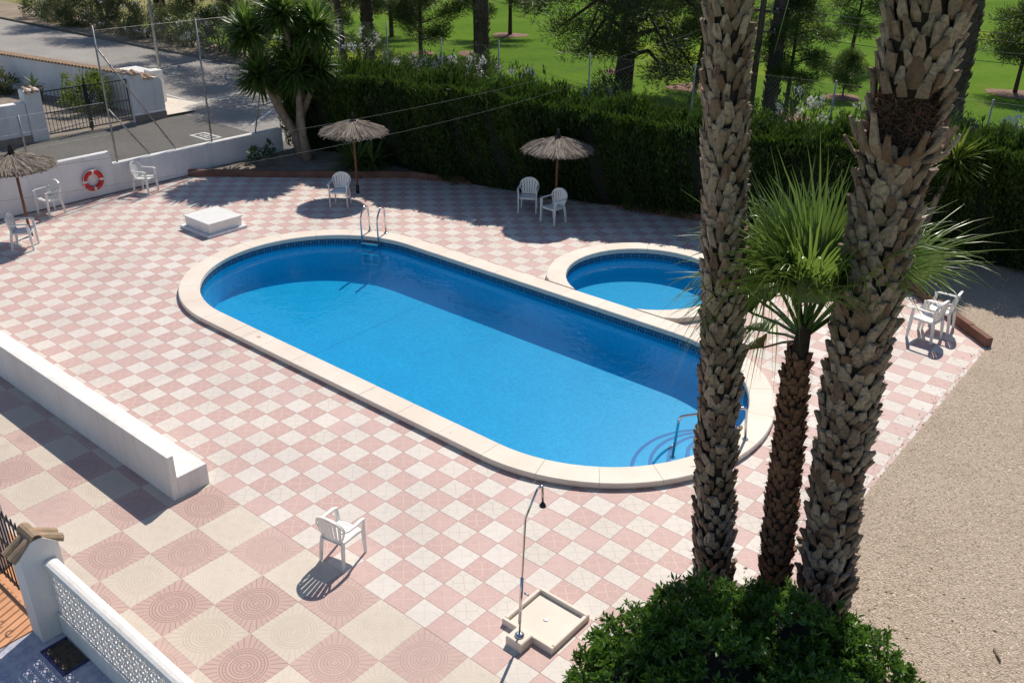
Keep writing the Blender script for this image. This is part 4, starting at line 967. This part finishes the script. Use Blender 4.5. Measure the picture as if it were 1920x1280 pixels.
pt = thing('potted_plant', 'clay pot with a spiky reddish plant by the tile capped wall', 'plant pot', (-31.6, 9.9, -.04)); MB().lathe([(.22, 0), (.30, .45), (.33, .46), (.33, .52), (.28, .52)], (-31.6, 9.9, -.04), 16).build('pot', 'roof_tile', pt); rosette(pt, (-31.6, 9.9, .55), .45, 40, 'boot_red' if False else 'oleander', w=.06)
ls = MB(); ls.prism([(-26.6, 5.2), (-25.7, 5.2), (-25.7, 6.8), (-28.8, 6.9), (-29.5, 5.6)], -.05, .10); tag(ls.build('grass_patch', 'lawn'), kind='structure')

# ------------------------------------------------------------------ pines and other trees on the golf course
pine('big dark pine with a thick trunk and drooping low boughs just beyond the fence', (-14.8, 25.7), 12.5, 1.7, (4.0, 3.6), 'pine', 34000, .40, (.6, .3), 46, .26, .065, .75, cr=.72)
pine('open crowned pine with forked lower limbs between two palm trunks', (-27.6, 27.0), 5.6, .9, (2.4, 2.4), 'pine', 15000, .12, (.1, 0), 18, .25, .05, -.3)
pine('slim pine on a mulch disc by the yellowed lawn patch', (-29.9, 36.6), 5.5, 1.7, (1.8, 1.8), 'pine', 6500, .13, (0, 0), 13, .26, .055, 0)
pine('thin trunked pine half hidden behind a palm trunk', (-26.8, 30.2), 6.5, 2.0, (1.8, 1.8), 'pine', 6500, .12, (-.2, 0), 13, .26, .055, .2)
pine('leaning slender pine right of the big dark pine', (-13.8, 29.9), 6.0, 1.9, (1.9, 1.9), 'pine', 8000, .12, (.5, 0), 14, .26, .055, .4)
pine('narrow leafy pine beside the utility pole', (-8.55, 27.45), 4.6, 1.3, (1.25, 1.25), 'pine_light', 8500, .10, (0, 0), 16, .22, .05, .45, cr=.42)
pine('young light green pine standing mid lawn behind the bush sized one', (-11.2, 40.4), 4.6, 1.5, (1.5, 1.5), 'pine_light', 5500, .11, (.2, 0), 13, .25, .055, .1)
pine('bush sized young pine on its own mulch disc', (-8.3, 32.4), 1.75, .35, (.75, .75), 'pine_light', 2600, .04, (0, 0), 10, .2, .045, -.2, cr=.3)
pine('lone pine at the far right of the lawn', (-3.1, 38.2), 3.6, 1.2, (1.5, 1.5), 'pine', 5500, .10, (0, 0), 13, .25, .055, .2)
pine('shady pine left of the palm trunk behind the palm lily tree', (-34.5, 31.5), 5.0, 1.2, (2.4, 2.4), 'pine', 9000, .14, (0, 0), 15, .26, .055, .4)
pine('small pine in front of the brown rough', (-37.5, 30.2), 3.2, .6, (1.3, 1.3), 'pine', 4500, .08, (0, 0), 11, .25, .055, .2)
pine('thick trunked dark pine on the dry rough beyond the road', (-46.8, 24.4), 7.0, 3.2, (3.6, 3.6), 'pine', 12000, .42, (.3, 0), 18, .3, .06, .3, cr=.8)
pine('slim trunked pine rising from the oleanders along the road', (-52.5, 23.6), 6.0, 2.8, (2.8, 2.8), 'pine', 8000, .2, (0, 0), 14, .3, .06, .3, cr=.8)
pine('dark pine over the road bend by the white flowering oleanders', (-36.5, 22.4), 12.5, 1.6, (3.0, 3.0), 'pine', 16000, .25, (0, -.8), 18, .28, .06, .5, cr=.7)
pine('dark pine shading the road end near the hedge', (-31.0, 22.0), 8.5, 2.0, (2.6, 2.6), 'pine', 10000, .22, (0, 0), 16, .28, .06, .3, cr=.7)
pine('tall pine whose crown shades the road end behind the palm lily tree', (-26.5, 21.2), 9.5, 4.2, (2.8, 2.8), 'pine', 9000, .2, (0, -.5), 16, .28, .06, .3, cr=.8)
for x, y, r in ((-29.95, 36.6, 1.05), (-27.0, 30.2, .85), (-13.9, 30.0, 1.1), (-8.3, 32.4, .75), (-3.1, 38.2, 1.1), (-8.55, 27.5, .9), (-29.0, 28.6, .6), (-18.5, 31.0, .7)): mulch(x, y, r)
def far_palm(label, x, y, h, r, lean, rs):
    th = thing('palm_tree', label, 'palm', (x, y, 0), group='palms beyond the hedge'); g = random.Random(rs)
    tp = lambda t: Vector((x+lean[0]*t*t, y+lean[1]*t*t, -.1+h*t)); ts = np.linspace(0, 1, 60)
    MB().tube([tp(t) for t in ts], [r*(1.1-.25*t)*(1+g.uniform(-.06, .06)) for t in ts], 12).build('trunk', 'palm_bark', th)
    m = MB()
    for k in range(int(h*46)):
        t = g.random(); a = g.uniform(0, 2*PI); p = tp(t); q = r*(1.1-.25*t); d = Vector((math.cos(a), math.sin(a), 0)); b = p+d*q*.9
        m.bar([b, b+d*.05+Vector((0, 0, .09)), b+d*.10+Vector((0, 0, .17))], [.11, .10, .05], .025, d.cross(Vector((0, 0, 1))))
    tag(m.build('leaf_bases', 'palm_bark', th), kind='stuff'); c = tp(1)
    n = 60
    for k in range(n):
        a = 2.4*k; e = R_(75-140*k/n); L = 1.1; d = Vector((math.cos(a)*math.cos(e), math.sin(a)*math.cos(e), math.sin(e))); p1 = c+d*L
        V, F = leaves(np.repeat(np.array([tuple(p1)]), 22, 0), np.array([tuple(d)])+RNG.normal(0, .55, (22, 3)), .8, .06); np_mesh('frond', V, F, 'fan', RNG.random(22), th)
        MB().tube([c, c.lerp(p1, .5)+Vector((0, 0, .08)), p1], .014, 4).build('leaf_stalk', 'fan', th)
    return th
far_palm('palm trunk rising left of the open crowned pine', -29.5, 25.3, 8.5, .27, (0, .1), 1)
far_palm('palm trunk rising right of the open crowned pine', -22.5, 25.9, 10.9, .26, (.1, 0), 2)
far_palm('palm trunk rising just right of the wooden utility pole', -9.0, 27.0, 9.0, .25, (-.3, -.2), 3)
far_palm('palm trunk rising behind the thickest foreground palm', -2.95, 28.6, 9.5, .26, (-.2, 0), 4)

# ------------------------------------------------------------------ utility pole and cables
up = thing('utility_pole', 'brown wooden utility pole carrying cables beyond the hedge', 'utility pole', (-9.5, 26.4, 0))
MB().tube([(-9.5, 26.4, -.1), (-9.45, 26.35, 6.0)], [.13, .10], 10).build('shaft', 'old_wood', up)
for z in (3.0, 3.7): MB().box(-10.1, -8.8, 26.28, 26.36, z, z+.09).build('crossarm', 'old_wood', up)
for z in (3.0, 3.7):
    for x in (-9.95, -9.1, -8.9): MB().lathe([(.03, 0), (.045, .05), (.03, .1)], (x, 26.32, z+.09), 8).build('insulator', 'galv', up)
def cable(a, b, sag, label, mat='cable', r=.012):
    a = Vector(a); b = Vector(b); n = 40
    tag(MB().tube([a.lerp(b, t/n)-Vector((0, 0, 4*sag*(t/n)*(1-t/n))) for t in range(n+1)], r, 5).build('overhead_cable', mat), label, 'cable', 'overhead cables')
for k, (z, yy) in enumerate(((3.9, 0), (3.7, .25), (3.4, .5), (3.1, .7))):
    cable((-9.4+.1*k, 26.3, z), (24, 46+yy*6, z+.6), 1.2+.15*k, ('topmost', 'second highest', 'second lowest', 'lowest')[k]+' cable sagging from the utility pole over the open lawn', 'cable' if k % 2 else 'cable_pale')
for k, z in enumerate((4.05, 3.85, 3.2, 3.05)):
    cable((-9.5-.1*k, 26.3, z), (-50, 40, z+2.2), 1.4+.1*k, ('topmost', 'second highest', 'second lowest', 'lowest')[k]+' dark cable running from the utility pole past the big pine')
def ray_pt(u, v, dist):
    d = cam.matrix_world.to_3x3() @ Vector(((u-960)/FPX, -(v-640)/FPX, -1)); return CAM+d*dist
cable((-9.4, 26.3, 4.0), (-8.2, -6, 4.3), .95, 'upper of two thin pale cables crossing over the terrace in front of the hedge', 'cable_pale', .0028)
cable((-9.35, 26.3, 3.9), (-8.0, -6, 4.0), 1.15, 'lower of two thin pale cables crossing over the terrace in front of the hedge', 'cable_pale', .0028)

# ------------------------------------------------------------------ foreground palms
def boot_mesh(g, L, W, T):
    """a cut leaf base: root at the trunk (x outwards, z up)"""
    m = MB(); a = W*g.uniform(.42, .55); b = W*.5; c = W*g.uniform(.10, .34); o = T*g.uniform(.8, 1.3); tw = g.uniform(-.2, .2)*W
    vs = [(0, -a, -L*.42), (0, a, -L*.42), (o*.35, -b, 0), (o*.35, b, 0), (o*.9, -c+tw, L*.55), (o*.9, c+tw, L*.55 + g.uniform(-.1, .1)*L),
          (o*.62, tw*.4, -L*.1), (o*1.1, tw, L*.50), (o*.30, -c+tw, L*.48), (o*.30, c+tw, L*.48)]
    fs = [(0, 1, 6), (0, 6, 2), (1, 3, 6), (2, 6, 7, 4), (6, 3, 5, 7), (4, 7, 5), (4, 5, 9, 8), (2, 4, 8), (3, 9, 5), (0, 2, 8), (1, 9, 3)]
    m.add(vs, fs); return m
def palm_trunk(name, label, path, radii, z0, z1, rows, per, L, W, T, mat, seed, gaps=(), tilt=0.28):
    g = random.Random(seed); base = Vector(path[0])
    th = thing(name, label, 'palm', (base.x, base.y, 0))
    P = [Vector(p) for p in path]; zs = [p.z for p in P]
    def at(z):
        return Vector((np.interp(z, zs, [p.x for p in P]), np.interp(z, zs, [p.y for p in P]), z)), float(np.interp(z, zs, radii))
    zz = np.linspace(zs[0], zs[-1], 70); tub = MB().tube([at(z)[0] for z in zz], [at(z)[1]*(.74 if any(a < z < b for a, b in gaps) else .93) for z in zz], 20); tub.build('core', 'core', th)
    var = [boot_mesh(g, L*g.uniform(.8, 1.2), W*g.uniform(.8, 1.2), T) for _ in range(10)]; vme = [v.mesh('leaf_base', mat) for v in var]
    items = []
    for r in range(rows):
        z = z0+(z1-z0)*(r+.5)/rows
        hollow = any(a < z < b for a, b in gaps)
        for k in range(per):
            a = 2*PI*(k+.5*(r % 2)+g.uniform(-.22, .22))/per; zc = z+g.uniform(-.4, .4)*(z1-z0)/rows; p, rad = at(zc); d = Vector((math.cos(a), math.sin(a), 0))
            pos = p+d*rad*g.uniform(.86, 1.0); vw = (CAM-pos); vw.z = 0; face = vw.normalized().dot(d)
            if hollow and face > .2: continue
            items.append((face-abs(pos.z-3.2)*.02 if in_view(*pos, -5) else -2, pos, a, g.randrange(10), g.uniform(-tilt, tilt), g.uniform(-.16, .16), g.uniform(.8, 1.25)))
    items.sort(key=lambda q: -q[0]); rest = MB(); w = wloc(th)
    for q, (f, pos, a, vi, roll, lean, sc) in enumerate(items):
        Mx = Matrix.Rotation(a, 4, 'Z') @ Matrix.Rotation(lean, 4, 'Y') @ Matrix.Rotation(roll, 4, 'X') @ Matrix.Scale(sc, 4)
        if q < 300:
            o = link('leaf_base', vme[vi], th); o.matrix_basis = Matrix.Translation(pos-w) @ Mx
        else: rest.add([pos+(Mx @ Vector(v)) for v in var[vi].v], var[vi].f)
    r_ = rest.build('leaf_bases', mat, th); r_['kind'] = 'stuff'
    at_ = r_.data.attributes.new('rnd', 'FLOAT', 'FACE'); nf = len(r_.data.polygons); at_.data.foreach_set('value', np.repeat(np.random.default_rng(seed).random(nf//11+1), 11)[:nf].astype(np.float32))
    return th, at, g
tA, atA, gA = palm_trunk('palm_tree', 'tall slender foreground palm with brown scaly trunk nearest the pool', [(2.28, 2.15, -.05), (2.14, 2.08, 1.72), (2.02, 2.03, 3.64), (1.88, 1.95, 5.26), (1.77, 1.89, 6.66), (1.66, 1.83, 8.2), (1.6, 1.8, 9.0)], [.20, .185, .175, .175, .175, .17, .16], 0, 8.9, 102, 10, .180, .092, .060, 'boot', 11)
tB, atB, gB = palm_trunk('palm_tree', 'thickest foreground palm with grey brown scaly trunk and a dark collar of long stubs', [(3.44, 2.48, -.05), (3.31, 2.44, 2.07), (3.26, 2.42, 3.88), (3.26, 2.42, 5.42), (3.26, 2.42, 6.72), (3.28, 2.42, 8.0), (3.3, 2.42, 8.6)], [.25, .225, .235, .26, .285, .27, .24], 0, 8.5, 90, 13, .195, .100, .076, 'boot', 12, gaps=((5.56, 6.04),))
tC, atC, gC = palm_trunk('palm_tree', 'short foreground fan palm with reddish hairy trunk and green fan leaves', [(2.92, 2.36, -.05), (2.81, 2.32, 1.9), (2.75, 2.29, 3.2), (2.76, 2.3, 3.75)], [.155, .145, .105, .07], 0, 3.4, 50, 10, .13, .07, .045, 'boot_red', 13)
# dark collar on the thick palm: a ring of long stubs round a hollow
for k in range(13):
    a = R_(-50)+R_(-105+17.5*k)+gB.uniform(-.08, .08); z = 5.46+gB.uniform(-.08, .06); p, rad = atB(z); d = Vector((math.cos(a), math.sin(a), 0)); s = d.cross(Vector((0, 0, 1))); L = gB.uniform(.14, .46)*(1 if abs(k-6) > 2 else .75); s = (s+Vector((0, 0, gB.uniform(-.25, .25)))).normalized()
    m = MB(); m.bar([p+d*rad*.88, p+d*(rad+.11)+Vector((0, 0, L*.4)), p+d*(rad+.20)+Vector((0, 0, L))], [.13*gB.uniform(.7, 1.1), .10*gB.uniform(.6, 1.2), .035], .025, s); m.build('long_stub', 'boot', tB)
n = 1500; a = RNG.uniform(0, 2*PI, n); z = RNG.uniform(5.45, 6.0, n); pc = np.array([tuple(atB(float(q))[0]) for q in z]); d = np.stack([np.cos(a), np.sin(a), np.zeros(n)], -1)
leaf_obj('fibre', pc+d*.19, d*.4+RNG.normal(0, .6, (n, 3)), .16, .012, 'boot_red', tB)
n = 1600; z = RNG.uniform(.1, 3.4, n); a = RNG.uniform(0, 2*PI, n); pr = [atC(float(q)) for q in z]; d = np.stack([np.cos(a), np.sin(a), np.zeros(n)], -1); pc = np.array([tuple(q[0]) for q in pr])+d*np.array([q[1] for q in pr])[:, None]
leaf_obj('fibre', pc, d*.6+RNG.normal(0, .6, (n, 3)), RNG.uniform(.04, .12, n), .006, 'boot_red', tC)
for th, at, rt, zr in ((tA, atA, .24, (.4, 8.6)), (tB, atB, .35, (.4, 8.2))):
    n = 1400; z = RNG.uniform(*zr, n); a = RNG.uniform(0, 2*PI, n); pr = [at(float(q)) for q in z]; d = np.stack([np.cos(a), np.sin(a), np.zeros(n)], -1); pc = np.array([tuple(q[0]) for q in pr])+d*np.array([q[1] for q in pr])[:, None]
    leaf_obj('fibre', pc, d*.5+np.array([0, 0, .5])+RNG.normal(0, .4, (n, 3)), RNG.uniform(.05, .14, n), .008, 'thatch_cap', th)

def frond(parent, c, az, el, stalk, R, mat='fan', droop=.35, spread=R_(138), nseg=34, fold=.38):
    c = Vector(c); d = Vector((math.cos(az)*math.cos(el), math.sin(az)*math.cos(el), math.sin(el)))
    side = d.cross(Vector((0, 0, 1))).normalized(); nrm = side.cross(d).normalized()
    hub = c+d*stalk+Vector((0, 0, -.10*stalk*math.cos(el))); mid = c+d*stalk*.5
    m = MB(); m.bar([c, mid, hub], [.05, .032, .022], .016, side); st = m
    Vs = []; F = []; rn = []
    for k in range(nseg):
        t = (k+.5)/nseg*2-1; a = t*spread*.62; dd = d*math.cos(a)+side*math.sin(a); L = R*(1-.22*t*t)*random.uniform(.84, 1.14); w = R*spread*1.18/nseg*.62
        lat = side*math.cos(a)-d*math.sin(a); lift = nrm*(.05*((k % 2)*2-1))
        b = len(Vs); sdr = random.choice((.5, 1, 1, 1.5, 2.4))
        for q, (u, ww) in enumerate(((0, .12), (.3, .66), (.48, .72), (.68, .46), (.90, .20), (1.14, .03))):
            dr = -droop*sdr*max(0, u-.45)**1.5*R*1.9; p = hub+dd*L*u+nrm*(fold*abs(t)**1.3*u*R)+Vector((0, 0, dr*(1 if u > .5 else .3)))+Vector((random.gauss(0, .006), random.gauss(0, .006), 0))*(1 if u > .7 else 0)
            hw = lat*w*.5*ww; Vs += [tuple(p-hw), tuple(p+nrm*w*.28*ww), tuple(p+hw)]
        for q in range(5):
            for e in range(2): i = b+q*3+e; F.append((i, i+1, i+4, i+3)); rn.append(min(1, random.random()*.75+(.25 if q > 3 else 0)))
    fr = np_mesh('frond', np.array(Vs), np.array(F), mat, rn, parent)
    s = st.build('leaf_stalk', mat, parent); return fr
cC = (2.76, 2.30, 3.58)
FR = [(95, 80, .55, 1.0, .15), (155, 60, .6, .95, .25), (150, 68, .62, 1.0, .2), (8, 40, 1.05, .95, .2), (20, 30, 1.2, .7, .25), (285, 66, .5, .8, .3), (335, 58, .7, .9, .3), (50, 62, .7, .95, .2), (148, 42, .5, .8, .5), (138, 14, .6, .72, .7), (120, 45, .8, .95, .3), (75, 40, .85, .9, .35), (28, 62, .75, .95, .2), (215, 64, .5, .9, .3), (18, 48, .9, .95, .25), (132, 26, .7, .85, .5), (110, 64, .7, 1.0, .2), (60, 74, .7, 1.0, .15), (240, 76, .5, .9, .25), (340, 70, .6, .95, .2), (135, 76, .6, 1.0, .15), (170, 74, .55, .95, .2)]
for k, (az, el, st, Rr, dr) in enumerate(FR):       # az is counted from the direction 40 degrees off the pool's long side
    random.seed(100+k); frond(tC, cC, R_(az+39.8), R_(el), st, Rr*1.1, 'fan', droop=dr, nseg=40)
for k in range(2):
    random.seed(200+k); frond(tC, (2.76, 2.3, 3.55), R_((126, 142)[k]+39.8), R_(-5-18*k), .42, .5, 'fan_dry' if k == 1 else 'fan', droop=1.0)
# crowns of the two tall palms, above the picture
for th, c in ((tA, (1.6, 1.8, 9.0)), (tB, (3.3, 2.42, 8.6))):
    for k in range(22): random.seed(300+k); frond(th, c, k*2.399, R_(75-110*k/21), .95, .85, 'fan', droop=.6, nseg=20)

# ------------------------------------------------------------------ foreground bush
random.seed(21)
bush = thing('pittosporum_bush', 'big glossy dark green bush round the feet of the foreground palms', 'bush', (3.2, 1.3, 0))
lobes = [((2.45, .45, .5), (.62, .62, .5)), ((2.8, .95, .65), (.7, .7, .58)), ((3.5, 1.2, .7), (.8, .7, .58)), ((4.1, 1.45, .5), (.62, .7, .55)), ((3.2, .35, .75), (.85, .8, .62)), ((4.0, .55, .62), (.8, .8, .6)), ((2.55, -.1, .5), (.6, .7, .5)), ((4.75, 1.35, .3), (.45, .5, .42))]
def covered(p, skip):
    for j, (c, r) in enumerate(lobes):
        if j != skip and sum(((p[i]-c[i])/(r[i]*.66))**2 for i in range(3)) < 1: return True
    return False
tips = []; tdir = []
for j, (c, r) in enumerate(lobes):
    cnt = int(640*(r[0]*r[1]+r[0]*r[2])/.8)
    for _ in range(cnt):
        d = rdir(1)[0]
        if d[2] < -.35: continue
        k = random.uniform(.86, 1.08)+.10*math.sin(d[0]*9+j)*math.sin(d[1]*8+2*j)+.06*math.sin(d[2]*14); p = np.array(c)+d*np.array(r)*k
        if p[2] > .03 and not covered(p, j): tips.append(p); tdir.append(d)
tips = np.array(tips); tdir = np.array(tdir); per = 14; nT = len(tips); ii = np.repeat(np.arange(nT), per); n = nT*per
up_ = unit(tdir+np.array([0, 0, .55])+RNG.normal(0, .25, (nT, 3))); spread_ = RNG.random(n); Dl = unit(up_[ii]*(.35+.5*spread_[:, None])+rdir(n)*.75); Pl = tips[ii]-up_[ii]*(spread_[:, None]*.10)+Dl*.008
sun_side = np.clip(.35+.4*up_[:, 2], 0, 1); tone = RNG.random(nT)
V, F = leaves(Pl, Dl, (RNG.uniform(.75, 1.3, nT)[ii])*RNG.uniform(.045, .095, n), RNG.uniform(.020, .038, n), .25); np_mesh('foliage', V, F, 'bush', np.clip(tone[ii]*.75+RNG.random(n)*.25+(spread_ < .25)*.15, 0, 1), bush)
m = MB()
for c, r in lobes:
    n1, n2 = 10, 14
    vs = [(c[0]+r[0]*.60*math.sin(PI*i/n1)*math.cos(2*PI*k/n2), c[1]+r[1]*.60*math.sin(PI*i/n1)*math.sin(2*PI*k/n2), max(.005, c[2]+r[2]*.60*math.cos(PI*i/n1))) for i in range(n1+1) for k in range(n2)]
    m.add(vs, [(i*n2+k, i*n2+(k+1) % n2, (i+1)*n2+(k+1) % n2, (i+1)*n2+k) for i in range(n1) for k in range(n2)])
m.build('shade_core', 'bush_core', bush)  # dark core with the bush's inner shade in its colour
for k in range(10):
    a = k*.63; MB().tube([(3.2+.2*math.cos(a), .9+.2*math.sin(a), -.02), (3.2+.8*math.cos(a), .9+.7*math.sin(a), .8)], [.03, .01], 5).build('stem', 'bark', bush)
tag(MB().tube([(5.02, 3.52, .03), (5.12, 3.36, .03)], [.018, .012], 6).build('fallen_stick', 'yucca_bark'), 'short pale stick lying on the gravel', 'stick')

# ------------------------------------------------------------------ dry leaf litter under the bush and palms, weeds at the gravel edge
n = 420; lx = np.r_[RNG.normal(2.3, .35, 60), RNG.normal(3.9, .8, 160)]; ly = np.r_[RNG.normal(2.2, .4, 60), RNG.normal(3.2, .7, 160)]
ok = (lx > .9) & (ly > .2); lx = lx[ok]; ly = ly[ok]; n = len(lx)
a = RNG.uniform(0, 2*PI, n); D = np.stack([np.cos(a), np.sin(a), RNG.uniform(0, .25, n)], -1)
tag(leaf_obj('leaf_litter', np.stack([lx, ly, np.full(n, .012)], -1), D, RNG.uniform(.03, .08, n), RNG.uniform(.012, .03, n), 'fan_dry', None), 'dry fallen leaves scattered round the bush and palm feet', 'leaf litter', kind='stuff')
n = 900; k = 30; wx = RNG.uniform(2.95, 6.5, k); wy = RNG.uniform(12.4, 15.2, k); ii = RNG.integers(0, k, n)
P = np.stack([wx[ii]+RNG.normal(0, .05, n), wy[ii]+RNG.normal(0, .05, n), np.full(n, .012)], -1); D = RNG.normal(0, .5, (n, 3)); D[:, 2] = np.abs(D[:, 2])+.4
tag(leaf_obj('weeds', P, D, RNG.uniform(.04, .12, n), .012, 'grass', None), 'small green weeds growing through the gravel near the hedge', 'weeds', kind='stuff')
